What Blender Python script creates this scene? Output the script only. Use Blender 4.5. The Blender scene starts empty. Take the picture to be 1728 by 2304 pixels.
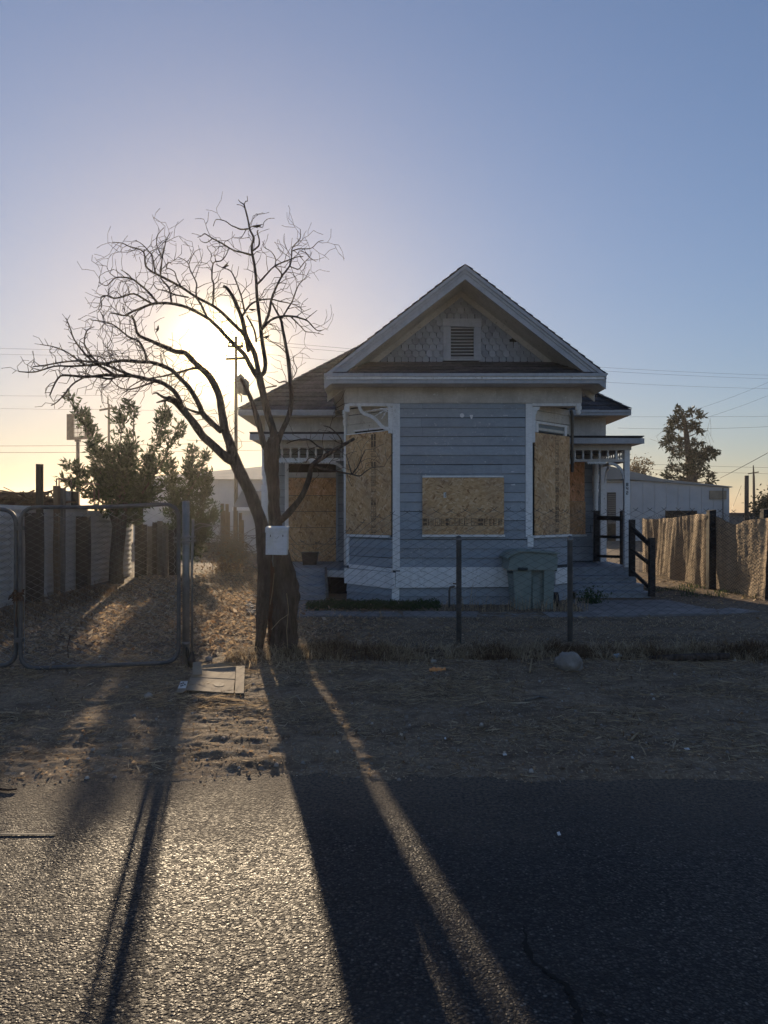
import bpy, math, random
import numpy as np
from mathutils import Vector, Matrix

random.seed(7)
rng = np.random.default_rng(7)
S = bpy.context.scene
COL = S.collection
R = math.radians

# ------------------------------------------------------------------ camera, sky, sun, exposure
CAM_H = 1.6
F_PX = 1700.0                      # focal length in photograph pixels (1728 x 2304)
cam = bpy.data.cameras.new('camera')
cam.sensor_fit = 'VERTICAL'
cam.sensor_height = 24.0
cam.lens = 24.0 * F_PX / 2304.0
cam.clip_start = 0.05
cam.clip_end = 3000
camo = bpy.data.objects.new('camera', cam)
camo.location = (0, 0, CAM_H)
camo.rotation_euler = (R(90), 0, 0)
COL.objects.link(camo)
S.camera = camo

SUN_AZ, SUN_EL = R(-12.25), R(11.6)
SDIR = Vector((math.sin(SUN_AZ) * math.cos(SUN_EL), math.cos(SUN_AZ) * math.cos(SUN_EL), math.sin(SUN_EL)))

world = bpy.data.worlds.new('World')
S.world = world
world.use_nodes = True
wt = world.node_tree
wt.nodes.clear()
def wn(t, **k):
    n = wt.nodes.new(t)
    for a, b in k.items():
        setattr(n, a, b)
    return n
sky = wn('ShaderNodeTexSky', sky_type='NISHITA')
sky.sun_disc = False
sky.sun_elevation = SUN_EL
sky.sun_rotation = SUN_AZ
sky.altitude = 20
sky.air_density = 1.0
sky.dust_density = 0.36
sky.ozone_density = 2.5
bg = wn('ShaderNodeBackground')
bg.inputs['Strength'].default_value = 0.098
# soft shoulder on the sky's radiance, as a camera's own tone curve: C / (1 + Y / SHOULDER), Y its luminance
SHOULDER = 5.2
lum = wn('ShaderNodeVectorMath', operation='DOT_PRODUCT'); lum.inputs[1].default_value = (0.2126 / SHOULDER, 0.7152 / SHOULDER, 0.0722 / SHOULDER)
wt.links.new(sky.outputs[0], lum.inputs[0])
ad1 = wn('ShaderNodeMath', operation='ADD'); ad1.inputs[1].default_value = 1.0
wt.links.new(lum.outputs['Value'], ad1.inputs[0])
rc1 = wn('ShaderNodeMath', operation='DIVIDE'); rc1.inputs[0].default_value = 1.0
wt.links.new(ad1.outputs[0], rc1.inputs[1])
sc1 = wn('ShaderNodeVectorMath', operation='SCALE')
wt.links.new(sky.outputs[0], sc1.inputs[0]); wt.links.new(rc1.outputs[0], sc1.inputs['Scale'])
tn1 = wn('ShaderNodeVectorMath', operation='MULTIPLY'); tn1.inputs[1].default_value = (1.05, 0.945, 1.0)
wt.links.new(sc1.outputs[0], tn1.inputs[0])
wt.links.new(tn1.outputs[0], bg.inputs['Color'])
# the sun's own aureole in the dusty evening air
geo = wn('ShaderNodeTexCoord')
dot = wn('ShaderNodeVectorMath', operation='DOT_PRODUCT')
nrm = wn('ShaderNodeVectorMath', operation='NORMALIZE')
wt.links.new(geo.outputs['Generated'], nrm.inputs[0])
wt.links.new(nrm.outputs[0], dot.inputs[0])
dot.inputs[1].default_value = SDIR
ac = wn('ShaderNodeMath', operation='ARCCOSINE')
wt.links.new(dot.outputs['Value'], ac.inputs[0])
def gauss(width, amp):
    a = wn('ShaderNodeMath', operation='DIVIDE'); a.inputs[1].default_value = width
    wt.links.new(ac.outputs[0], a.inputs[0])
    m = wn('ShaderNodeMath', operation='MULTIPLY'); m.inputs[1].default_value = -1.0
    wt.links.new(a.outputs[0], m.inputs[0])
    e = wn('ShaderNodeMath', operation='EXPONENT')
    wt.links.new(m.outputs[0], e.inputs[0])
    s = wn('ShaderNodeMath', operation='MULTIPLY'); s.inputs[1].default_value = amp
    wt.links.new(e.outputs[0], s.inputs[0])
    return s
g1, g2 = gauss(R(0.88), 24.0), gauss(R(7.0), 0.06)
ga = wn('ShaderNodeMath', operation='ADD')
wt.links.new(g1.outputs[0], ga.inputs[0]); wt.links.new(g2.outputs[0], ga.inputs[1])
bg2 = wn('ShaderNodeBackground')
bg2.inputs['Color'].default_value = (1.0, 0.73, 0.30, 1)
wt.links.new(ga.outputs[0], bg2.inputs['Strength'])
addw = wn('ShaderNodeAddShader')
wt.links.new(bg.outputs[0], addw.inputs[0]); wt.links.new(bg2.outputs[0], addw.inputs[1])
wo = wn('ShaderNodeOutputWorld')
wt.links.new(addw.outputs[0], wo.inputs['Surface'])

sun = bpy.data.lights.new('sun', 'SUN')
sun.energy = 3.9
sun.angle = R(0.55)
sun.color = (1.0, 0.78, 0.52)
suno = bpy.data.objects.new('sun', sun)
suno.rotation_euler = SDIR.to_track_quat('Z', 'Y').to_euler()
suno.location = (-5, 20, 12)
COL.objects.link(suno)

S.render.engine = 'CYCLES'
S.view_settings.view_transform = 'Standard'
S.view_settings.look = 'None'
S.view_settings.gamma = 1.0
S.view_settings.exposure = 0.85
S.view_settings.use_curve_mapping = False
S.cycles.use_denoising = True
S.cycles.max_bounces = 8
S.cycles.transparent_max_bounces = 16
S.cycles.sample_clamp_indirect = 4.0

# ------------------------------------------------------------------ helpers
def P(u, v, Y):
    "a point at depth Y whose place in the photograph was measured as (u, v)"
    return Vector(((u - 864) / F_PX * Y, Y, CAM_H - (v - 1152) / F_PX * Y))
def PX(u, Y): return (u - 864) / F_PX * Y
def PZ(v, Y): return CAM_H - (v - 1152) / F_PX * Y

OFF = {}
def tag(o, label=None, cat=None, group=None, kind=None):
    if label: o['label'] = label
    if cat: o['category'] = cat
    if group: o['group'] = group
    if kind: o['kind'] = kind
    return o
def thing(name, label, cat, loc=(0, 0, 0), group=None):
    o = bpy.data.objects.new(name, None)
    o.location = loc
    o.empty_display_size = 0.1
    COL.objects.link(o)
    OFF[o.name] = Vector(loc)
    return tag(o, label, cat, group)
def link_mesh(name, me, mat, parent=None, smooth=False):
    o = bpy.data.objects.new(name, me)
    COL.objects.link(o)
    if mat is not None and not me.materials: me.materials.append(mat)
    if smooth:
        me.polygons.foreach_set('use_smooth', np.ones(len(me.polygons), dtype=bool))
    if parent is not None:
        o.parent = parent
        OFF[o.name] = OFF.get(parent.name, Vector((0, 0, 0)))
    else:
        OFF[o.name] = Vector((0, 0, 0))
    return o

class MB:
    def __init__(s): s.v = []; s.f = []
    def add(s, vs, fs):
        b = len(s.v)
        s.v.extend([tuple(p) for p in vs]); s.f.extend([tuple(i + b for i in f) for f in fs])
        return s
    def hexa(s, p):      # 8 corners: bottom ring 0-3, top ring 4-7
        return s.add(p, [(3, 2, 1, 0), (4, 5, 6, 7), (0, 1, 5, 4), (1, 2, 6, 5), (2, 3, 7, 6), (3, 0, 4, 7)])
    def box(s, x0, x1, y0, y1, z0, z1):
        return s.hexa([(x0, y0, z0), (x1, y0, z0), (x1, y1, z0), (x0, y1, z0), (x0, y0, z1), (x1, y0, z1), (x1, y1, z1), (x0, y1, z1)])
    def bar(s, a, b, w, h, up=(0, 0, 1)):   # square bar from a to b, w sideways, h along up
        a, b = Vector(a), Vector(b); d = (b - a).normalized(); up = Vector(up)
        sd = d.cross(up)
        if sd.length < 1e-4: sd = d.cross(Vector((0, 1, 0)))
        sd.normalize(); u2 = sd.cross(d).normalized()
        q = []
        for p in (a, b):
            q += [p - sd * w / 2 - u2 * h / 2, p + sd * w / 2 - u2 * h / 2, p + sd * w / 2 + u2 * h / 2, p - sd * w / 2 + u2 * h / 2]
        return s.hexa(q)
    def tube(s, pts, rad, n=6, cap=True, jit=0.0):
        pts = [Vector(p) for p in pts]
        if not hasattr(rad, '__len__'): rad = [rad] * len(pts)
        b = len(s.v); nrm = None
        for i, p in enumerate(pts):
            d = (pts[min(i + 1, len(pts) - 1)] - pts[max(i - 1, 0)])
            if d.length < 1e-9: d = Vector((0, 0, 1))
            d.normalize()
            if nrm is None:
                nrm = d.orthogonal().normalized()
            else:
                nrm = (nrm - d * nrm.dot(d))
                nrm = nrm.normalized() if nrm.length > 1e-6 else d.orthogonal().normalized()
            bn = d.cross(nrm)
            for k in range(n):
                a = 2 * math.pi * k / n
                r = rad[i] * (1 + (random.uniform(-jit, jit) if jit else 0))
                s.v.append(tuple(p + (nrm * math.cos(a) + bn * math.sin(a)) * r))
        for i in range(len(pts) - 1):
            for k in range(n):
                s.f.append((b + i * n + k, b + i * n + (k + 1) % n, b + (i + 1) * n + (k + 1) % n, b + (i + 1) * n + k))
        if cap:
            s.f.append(tuple(b + k for k in reversed(range(n))))
            s.f.append(tuple(b + (len(pts) - 1) * n + k for k in range(n)))
        return s
    def lathe(s, x, y, prof, n=12):          # prof: list of (z, r)
        return s.tube([(x, y, z) for z, r in prof], [r for z, r in prof], n)
    def prism(s, poly, y0, y1):              # polygon in x,z pushed along y
        n = len(poly)
        vs = [(x, y0, z) for x, z in poly] + [(x, y1, z) for x, z in poly]
        fs = [tuple(range(n)), tuple(reversed(range(n, 2 * n)))] + [((i + 1) % n, i, n + i, n + (i + 1) % n) for i in range(n)]
        return s.add(vs, fs)
    def prismv(s, poly, vec):                # any planar polygon pushed along vec
        n = len(poly); vec = Vector(vec)
        vs = [Vector(p) for p in poly]; vs = vs + [p + vec for p in vs]
        fs = [tuple(range(n)), tuple(reversed(range(n, 2 * n)))] + [((i + 1) % n, i, n + i, n + (i + 1) % n) for i in range(n)]
        return s.add(vs, fs)
    def build(s, name, mat, parent=None, smooth=False, kind=None, label=None):
        off = OFF.get(parent.name, Vector((0, 0, 0))) if parent is not None else Vector((0, 0, 0))
        me = bpy.data.meshes.new(name)
        vs = np.array(s.v, dtype=np.float64).reshape(-1, 3) - np.array(off)
        me.from_pydata([tuple(v) for v in vs], [], s.f)
        me.update()
        o = link_mesh(name, me, mat, parent, smooth)
        if kind: o['kind'] = kind
        if label: o['label'] = label
        return o

def quads_mesh(name, V, mat, parent=None, kind=None, tri=False, smooth=False):
    "V: (N, k, 3) array of separate k-gons (k = 3 or 4)"
    N, k, _ = V.shape
    off = OFF.get(parent.name, Vector((0, 0, 0))) if parent is not None else Vector((0, 0, 0))
    V = V - np.array(off)
    me = bpy.data.meshes.new(name)
    me.vertices.add(N * k); me.loops.add(N * k); me.polygons.add(N)
    me.vertices.foreach_set('co', V.reshape(-1).astype(np.float32))
    me.loops.foreach_set('vertex_index', np.arange(N * k, dtype=np.int32))
    me.polygons.foreach_set('loop_start', np.arange(0, N * k, k, dtype=np.int32))
    me.update(calc_edges=True)
    o = link_mesh(name, me, mat, parent, smooth)
    if kind: o['kind'] = kind
    return o
def grid_mesh(name, X, Y, Z, mat, parent=None, smooth=True):
    "regular grid of (ny, nx) points"
    ny, nx = X.shape
    off = OFF.get(parent.name, Vector((0, 0, 0))) if parent is not None else Vector((0, 0, 0))
    co = np.stack([X - off[0], Y - off[1], Z - off[2]], -1).reshape(-1).astype(np.float32)
    i = np.arange(ny * nx).reshape(ny, nx)
    q = np.stack([i[:-1, :-1], i[:-1, 1:], i[1:, 1:], i[1:, :-1]], -1).reshape(-1, 4)
    me = bpy.data.meshes.new(name)
    me.vertices.add(ny * nx); me.loops.add(q.size); me.polygons.add(len(q))
    me.vertices.foreach_set('co', co)
    me.loops.foreach_set('vertex_index', q.reshape(-1).astype(np.int32))
    me.polygons.foreach_set('loop_start', np.arange(0, q.size, 4, dtype=np.int32))
    me.update(calc_edges=True)
    return link_mesh(name, me, mat, parent, smooth)

# numpy gradient noise
_perm = rng.permutation(512)
_perm = np.concatenate([_perm, _perm, _perm])
_grad = rng.uniform(0, 2 * math.pi, 512)
def pnoise(x, y):
    xi = np.floor(x).astype(int); yi = np.floor(y).astype(int)
    xf = x - xi; yf = y - yi
    def g(ix, iy, fx, fy):
        a = _grad[_perm[(ix & 511) + _perm[iy & 511]] & 511]
        return np.cos(a) * fx + np.sin(a) * fy
    u = xf * xf * xf * (xf * (xf * 6 - 15) + 10); v = yf * yf * yf * (yf * (yf * 6 - 15) + 10)
    a = g(xi, yi, xf, yf); b = g(xi + 1, yi, xf - 1, yf); c = g(xi, yi + 1, xf, yf - 1); d = g(xi + 1, yi + 1, xf - 1, yf - 1)
    return (a * (1 - u) + b * u) * (1 - v) + (c * (1 - u) + d * u) * v
def fbm(x, y, o=4):
    t = 0; a = 1.0
    for k in range(o):
        t = t + a * pnoise(x * 2 ** k + 17.3 * k, y * 2 ** k + 9.1 * k); a *= 0.5
    return t
def sstep(a, b, x):
    t = np.clip((x - a) / (b - a), 0, 1); return t * t * (3 - 2 * t)

YARD = 0.06
def ground_z(x, y):
    x = np.asarray(x, float); y = np.asarray(y, float)
    lip = 8.25 + 0.10 * pnoise(x * 1.3, x * 0 + 3.1) + 0.07 * pnoise(x * 4.0, x * 0 + 7.7)
    right = sstep(-1.7, -0.7, x)
    z = YARD * (right * sstep(lip - 0.16, lip + 0.06, y) + (1 - right) * sstep(6.0, 13.0, y))
    verge = sstep(4.1, 5.2, y) * (1 - sstep(9.0, 11.0, y))
    z = z + verge * (0.034 * fbm(x * 0.7, y * 1.6, 3) + 0.026 * fbm(x * 2.1 + 5, y * 5.2, 3) + 0.011 * np.abs(fbm(x * 6, y * 11, 3)))
    z = z + sstep(4.0, 4.8, y) * (0.010 * fbm(x * 9, y * 11, 3)) * (1 - sstep(14, 20, y) * 0.7)
    z = z + 0.028 * np.exp(-((y - 7.9) / 0.25) ** 2) * right
    edge = 4.42 + 0.10 * sstep(-6, 6, x) + 0.09 * fbm(x * 1.4 + 3, x * 0 + 1.5, 3)
    z = z + 0.012 * sstep(edge - 0.05, edge + 0.35, y)
    z = z - 0.045 * (1 - sstep(edge - 0.30, edge + 0.10, y))
    return z
def gz(x, y): return float(ground_z(np.array([x]), np.array([y]))[0])

# ------------------------------------------------------------------ materials
class NT:
    def __init__(s, name):
        s.m = bpy.data.materials.new(name); s.m.use_nodes = True
        s.t = s.m.node_tree; s.t.nodes.clear()
        s.out = s.n('ShaderNodeOutputMaterial')
        s.geo = s.n('ShaderNodeNewGeometry')
    def n(s, typ, ins=None, **k):
        nd = s.t.nodes.new(typ)
        for a, b in k.items(): setattr(nd, a, b)
        for a, b in (ins or {}).items():
            if isinstance(b, bpy.types.NodeSocket): s.t.links.new(b, nd.inputs[a])
            else: nd.inputs[a].default_value = b
        return nd
    def link(s, a, b): s.t.links.new(a, b)
    def pos(s, scale=(1, 1, 1), rot=(0, 0, 0), loc=(0, 0, 0)):
        return s.n('ShaderNodeMapping', {'Vector': s.geo.outputs['Position'], 'Scale': scale, 'Rotation': rot, 'Location': loc}).outputs[0]
    def noise(s, scale, detail=4, rough=0.55, vec=None, out='Fac'):
        return s.n('ShaderNodeTexNoise', {'Vector': vec if vec is not None else s.geo.outputs['Position'], 'Scale': scale, 'Detail': detail, 'Roughness': rough}).outputs[out]
    def voro(s, scale, vec=None, out='Distance', feature='F1', rnd=1.0):
        return s.n('ShaderNodeTexVoronoi', {'Vector': vec if vec is not None else s.geo.outputs['Position'], 'Scale': scale, 'Randomness': rnd}, feature=feature).outputs[out]
    def ramp(s, fac, stops, interp='LINEAR'):
        r = s.n('ShaderNodeValToRGB', {'Fac': fac}); e = r.color_ramp; e.interpolation = interp
        while len(e.elements) < len(stops): e.elements.new(0.5)
        for el, (p, c) in zip(e.elements, stops):
            el.position = p
            el.color = (c, c, c, 1) if not hasattr(c, '__len__') else (*c[:3], 1)
        return r.outputs['Color']
    def mix(s, f, a, b, typ='MIX'):
        m = s.n('ShaderNodeMix', data_type='RGBA', blend_type=typ)
        for ix, val in ((0, f), (6, a), (7, b)):
            sk = m.inputs[ix]
            if isinstance(val, bpy.types.NodeSocket): s.link(val, sk)
            elif ix == 0: sk.default_value = val
            else: sk.default_value = (*val[:3], 1)
        return m.outputs[2]
    def math(s, op, a, b=0.0):
        m = s.n('ShaderNodeMath', operation=op)
        for sk, val in ((m.inputs[0], a), (m.inputs[1], b)):
            if isinstance(val, bpy.types.NodeSocket): s.link(val, sk)
            else: sk.default_value = val
        return m.outputs[0]
    def bump(s, h, strength=0.3, dist=0.01):
        return s.n('ShaderNodeBump', {'Height': h, 'Strength': strength, 'Distance': dist}).outputs[0]
    def finish(s, col, rough=0.7, nrm=None, metal=0.0, spec=0.5, trans=0.0, tcol=None):
        b = s.n('ShaderNodeBsdfPrincipled', {'Roughness': rough, 'Metallic': metal, 'Specular IOR Level': spec})
        if isinstance(col, bpy.types.NodeSocket): s.link(col, b.inputs['Base Color'])
        else: b.inputs['Base Color'].default_value = (*col, 1)
        if nrm is not None: s.link(nrm, b.inputs['Normal'])
        sh = b.outputs[0]
        if trans > 0:
            t = s.n('ShaderNodeBsdfTranslucent')
            c = tcol if tcol is not None else col
            if isinstance(c, bpy.types.NodeSocket): s.link(c, t.inputs['Color'])
            else: t.inputs['Color'].default_value = (*c, 1)
            sh = s.n('ShaderNodeMixShader', {0: trans, 1: sh, 2: t.outputs[0]}).outputs[0]
        s.link(sh, s.out.inputs['Surface'])
        return s.m

def two_tone(name, a, b, scale=4.0, rough=0.75, bump=0.15, bscale=60, metal=0.0, island=0.0, objrnd=0.0, lo=0.35, hi=0.65, spec=0.4, bdist=0.01, stretch=(1, 1, 1)):
    s = NT(name)
    f = s.ramp(s.noise(scale, 6, 0.62, s.pos(stretch)), [(lo, 0.0), (hi, 1.0)])
    c = s.mix(f, a, b)
    if island or objrnd:
        r = s.geo.outputs['Random Per Island'] if island else s.n('ShaderNodeObjectInfo').outputs['Random']
        k = island or objrnd
        mul = s.ramp(r, [(0.0, 1 - k), (1.0, 1 + k)])
        c = s.mix(1.0, c, mul, 'MULTIPLY')
    nm = s.bump(s.noise(bscale, 4, 0.6, s.pos(stretch)), bump, bdist)
    return s.finish(c, rough, nm, metal, spec)

M = {}
M['black_wood'] = two_tone('black_timber', (0.016, 0.014, 0.014), (0.035, 0.03, 0.028), 5, 0.85, 0.5, 40, stretch=(3, 3, 0.6))
M['brown_wood'] = two_tone('brown_timber', (0.11, 0.07, 0.045), (0.2, 0.13, 0.08), 5, 0.85, 0.5, 40, stretch=(3, 3, 0.6))
M['grey_wood'] = two_tone('grey_timber', (0.10, 0.09, 0.085), (0.19, 0.17, 0.15), 5, 0.85, 0.5, 40, stretch=(3, 3, 0.6))
M['rail_wood'] = two_tone('dark_rail_timber', (0.022, 0.018, 0.017), (0.05, 0.04, 0.036), 6, 0.8, 0.4, 50)
M['galv'] = two_tone('galvanised_steel', (0.17, 0.175, 0.18), (0.25, 0.25, 0.255), 9, 0.45, 0.08, 80, metal=0.5)
M['galv_dark'] = two_tone('weathered_gate_tube', (0.07, 0.075, 0.08), (0.13, 0.13, 0.135), 9, 0.5, 0.1, 80, metal=0.3)
M['wire'] = two_tone('unlit_fence_wire', (0.06, 0.062, 0.066), (0.12, 0.12, 0.122), 3, 0.8, 0.0, 10, spec=0.15)  # darkened copy of the mesh wire, colour carries the look of its unlit side
M['pale_wire'] = two_tone('pale_gate_wire', (0.20, 0.20, 0.205), (0.32, 0.32, 0.32), 3, 0.7, 0.0, 10, spec=0.3)
M['pane'] = two_tone('dusty_window_pane', (0.10, 0.12, 0.14), (0.18, 0.20, 0.22), 3, 0.15, 0.0, 10)
M['rust'] = two_tone('rusty_iron', (0.05, 0.028, 0.02), (0.11, 0.055, 0.03), 20, 0.85, 0.4, 80)
M['corr'] = two_tone('corrugated_sheet', (0.46, 0.45, 0.43), (0.62, 0.605, 0.58), 1.6, 0.55, 0.05, 40, metal=0.25, objrnd=0.06)
M['concrete'] = two_tone('concrete', (0.17, 0.155, 0.15), (0.27, 0.25, 0.24), 3.5, 0.9, 0.35, 120, objrnd=0.08)
M['black_plastic'] = two_tone('black_plastic', (0.012, 0.012, 0.013), (0.022, 0.022, 0.023), 9, 0.45, 0.05, 50)
M['roof_white'] = two_tone('white_metal_wall', (0.42, 0.43, 0.45), (0.52, 0.53, 0.55), 0.8, 0.6, 0.03, 10)
M['roof_grey'] = two_tone('grey_metal_roof', (0.22, 0.24, 0.25), (0.30, 0.32, 0.33), 0.7, 0.95, 0.03, 10, spec=0.05)
M['far_roof'] = two_tone('far_grey_roof', (0.16, 0.155, 0.15), (0.22, 0.21, 0.2), 0.7, 0.95, 0.03, 10, spec=0.05)
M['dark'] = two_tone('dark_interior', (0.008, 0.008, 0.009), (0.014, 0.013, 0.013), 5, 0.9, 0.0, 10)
M['wall_back'] = two_tone('joint_shade_backing', (0.05, 0.055, 0.06), (0.07, 0.075, 0.08), 5, 0.9, 0.0, 10)  # dark backing colour deepens the shadow lines between boards and shingles
M['pole'] = two_tone('utility_pole_wood', (0.05, 0.038, 0.032), (0.10, 0.075, 0.06), 3, 0.9, 0.3, 30, stretch=(4, 4, 0.5))
M['bird'] = two_tone('bird_feathers', (0.035, 0.025, 0.02), (0.075, 0.05, 0.035), 60, 0.85, 0.2, 150)
M['rock'] = two_tone('boulder_stone', (0.20, 0.18, 0.165), (0.33, 0.30, 0.275), 9, 0.9, 0.6, 40, bdist=0.02)
M['pebble'] = two_tone('pebble_stone', (0.22, 0.19, 0.165), (0.4, 0.36, 0.32), 5, 0.9, 0.4, 90, island=0.35)
M['cream_sign'] = two_tone('tan_sign_board', (0.24, 0.20, 0.15), (0.31, 0.26, 0.19), 4, 0.7, 0.0, 10)
M['rust_sign'] = two_tone('rust_brown_sign_metal', (0.09, 0.055, 0.05), (0.16, 0.10, 0.09), 3, 0.7, 0.1, 20)
M['sign_face'] = two_tone('faded_sign_face', (0.34, 0.33, 0.32), (0.48, 0.47, 0.45), 1.2, 0.6, 0.0, 10)
M['litter_white'] = two_tone('white_litter', (0.5, 0.5, 0.49), (0.72, 0.72, 0.72), 30, 0.6, 0.3, 60, island=0.2)
M['orange'] = two_tone('orange_peel', (0.72, 0.25, 0.07), (0.85, 0.42, 0.18), 40, 0.6, 0.4, 90)
M['blue_litter'] = two_tone('pale_blue_wrapper', (0.28, 0.36, 0.46), (0.45, 0.52, 0.6), 30, 0.5, 0.4, 60)
M['ink'] = two_tone('printed_ink', (0.07, 0.05, 0.036), (0.30, 0.19, 0.11), 38, 0.85, 0.0, 10, lo=0.38, hi=0.66)
M['black_ink'] = two_tone('black_number', (0.03, 0.03, 0.035), (0.07, 0.07, 0.075), 40, 0.7, 0.0, 10)

def paint(name, base, stain, peel=None, scale=5, rough=0.62, amt=(0.5, 0.75), objrnd=0.05, runs=0.5):
    s = NT(name)
    big = s.noise(scale, 7, 0.65)
    c = s.mix(s.ramp(big, [(amt[0], 0.0), (amt[1], 1.0)]), base, stain)
    fine = s.noise(45, 5, 0.7, s.pos((0.3, 0.3, 1.0)))
    c = s.mix(s.ramp(fine, [(0.45, 0.0), (0.8, 0.5)]), c, [x * 0.55 for x in base])
    # dirt runs below joints
    run = s.noise(6, 4, 0.6, s.pos((2.6, 2.6, 0.5)))
    c = s.mix(s.ramp(run, [(0.5, 0.0), (0.8, runs)]), c, [x * 0.66 for x in stain])
    if peel:
        pz = s.math('MULTIPLY', s.ramp(s.noise(22, 6, 0.75), [(0.60, 0.0), (0.625, 1.0)]), s.ramp(s.noise(2.3, 3), [(0.48, 0.0), (0.6, 1.0)]))
        c = s.mix(pz, c, peel)
    r = s.n('ShaderNodeObjectInfo').outputs['Random']
    c = s.mix(1.0, c, s.ramp(r, [(0.0, 1 - objrnd), (1.0, 1 + objrnd)]), 'MULTIPLY')
    nm = s.bump(s.noise(70, 5, 0.65, s.pos((0.35, 0.35, 1.2))), 0.25, 0.006)
    return s.finish(c, rough, nm, 0.0, 0.4)
M['siding'] = paint('blue_grey_clapboard_paint', (0.335, 0.375, 0.42), (0.285, 0.32, 0.36), (0.62, 0.62, 0.62), objrnd=0.13, runs=0.2)
M['porch_blue'] = paint('porch_blue_grey_paint', (0.29, 0.32, 0.36), (0.21, 0.23, 0.26), None)
M['trim'] = paint('white_trim_paint', (0.87, 0.87, 0.87), (0.76, 0.76, 0.76), (0.32, 0.28, 0.24), amt=(0.5, 0.8), objrnd=0.03)
M['frieze'] = paint('weathered_white_paint', (0.70, 0.67, 0.64), (0.54, 0.51, 0.48), (0.80, 0.80, 0.81), scale=2.2, amt=(0.42, 0.62), objrnd=0.03)
M['cream'] = paint('dirty_cream_paint', (0.66, 0.62, 0.55), (0.52, 0.48, 0.42), (0.22, 0.16, 0.11), scale=3, objrnd=0.03)
M['grey_trim'] = paint('grey_rake_paint', (0.47, 0.48, 0.51), (0.38, 0.385, 0.41), None, objrnd=0.03)
M['scale_shingle'] = paint('grey_fish_scale_paint', (0.37, 0.39, 0.43), (0.31, 0.33, 0.365), None, objrnd=0.2)

def osb(name, angle, warm=1.0):
    s = NT(name)
    def strands(rot, sc, off):
        r1 = s.pos((1, 1, 1), (0, rot, 0))
        r2 = s.n('ShaderNodeMapping', {'Vector': r1, 'Scale': sc, 'Location': off}).outputs[0]
        return s.voro(1.0, r2, 'Color')
    long, across = 11.0, 48.0
    la = strands(angle + 0.25, (long, 3, across), (3.1, 0, 7.7))
    lb = strands(angle - 0.45, (long * 1.2, 3, across * 0.85), (1.7, 0, 2.9))
    lc = strands(angle + 0.9, (long * 1.4, 3, across * 0.8), (9.7, 0, 4.9))
    msk = s.n('ShaderNodeSeparateColor', {'Color': lb}).outputs[1]
    msk2 = s.n('ShaderNodeSeparateColor', {'Color': lc}).outputs[2]
    va = s.n('ShaderNodeSeparateColor', {'Color': la}).outputs[0]
    vb = s.n('ShaderNodeSeparateColor', {'Color': lb}).outputs[0]
    vc = s.n('ShaderNodeSeparateColor', {'Color': lc}).outputs[0]
    v = s.mix(s.ramp(msk, [(0.50, 0.0), (0.53, 1.0)]), va, vb)
    v = s.mix(s.ramp(msk2, [(0.68, 0.0), (0.71, 1.0)]), v, vc)
    c = s.ramp(v, [(0.0, (0.34, 0.175, 0.08)), (0.10, (0.56 * warm, 0.33, 0.16)), (0.45, (0.68 * warm, 0.43, 0.225)), (0.8, (0.74 * warm, 0.50, 0.28)), (1.0, (0.83 * warm, 0.62, 0.39))])
    grain = s.noise(30, 4, 0.7, s.n('ShaderNodeMapping', {'Vector': s.pos((1, 1, 1), (0, angle, 0)), 'Scale': (1.2, 1.0, 9.0)}).outputs[0])
    c = s.mix(s.ramp(grain, [(0.45, 0.0), (0.75, 0.5)]), c, (0.25, 0.14, 0.065))
    wear = s.noise(2.0, 4, 0.6)
    c = s.mix(s.ramp(wear, [(0.45, 0.0), (0.7, 0.45)]), c, (0.30, 0.22, 0.17))
    nm = s.bump(v, 0.35, 0.004)
    return s.finish(c, 0.8, nm, 0, 0.25)
M['osb_h'] = osb('strand_board_horizontal', 0.0)
M['osb_v'] = osb('strand_board_vertical', R(90))
M['osb_door'] = osb('strand_board_aged_orange', R(80), 1.12)
M['osb_red'] = osb('strand_board_redder', R(85), 1.3)

def shingle_roof():
    s = NT('asphalt_shingle_roof')
    br = s.n('ShaderNodeTexNoise', {'Vector': s.geo.outputs['Position'], 'Scale': 14.0, 'Detail': 5.0, 'Roughness': 0.7}).outputs['Fac']
    c = s.mix(s.ramp(br, [(0.35, 0.0), (0.7, 1.0)]), (0.045, 0.042, 0.046), (0.10, 0.09, 0.09))
    rnd = s.geo.outputs['Random Per Island']
    c = s.mix(1.0, c, s.ramp(rnd, [(0, 0.75), (1, 1.25)]), 'MULTIPLY')
    nm = s.bump(s.noise(160, 3, 0.7), 0.6, 0.006)
    return s.finish(c, 0.92, nm, 0, 0.3)
M['shingle'] = shingle_roof()

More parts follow.
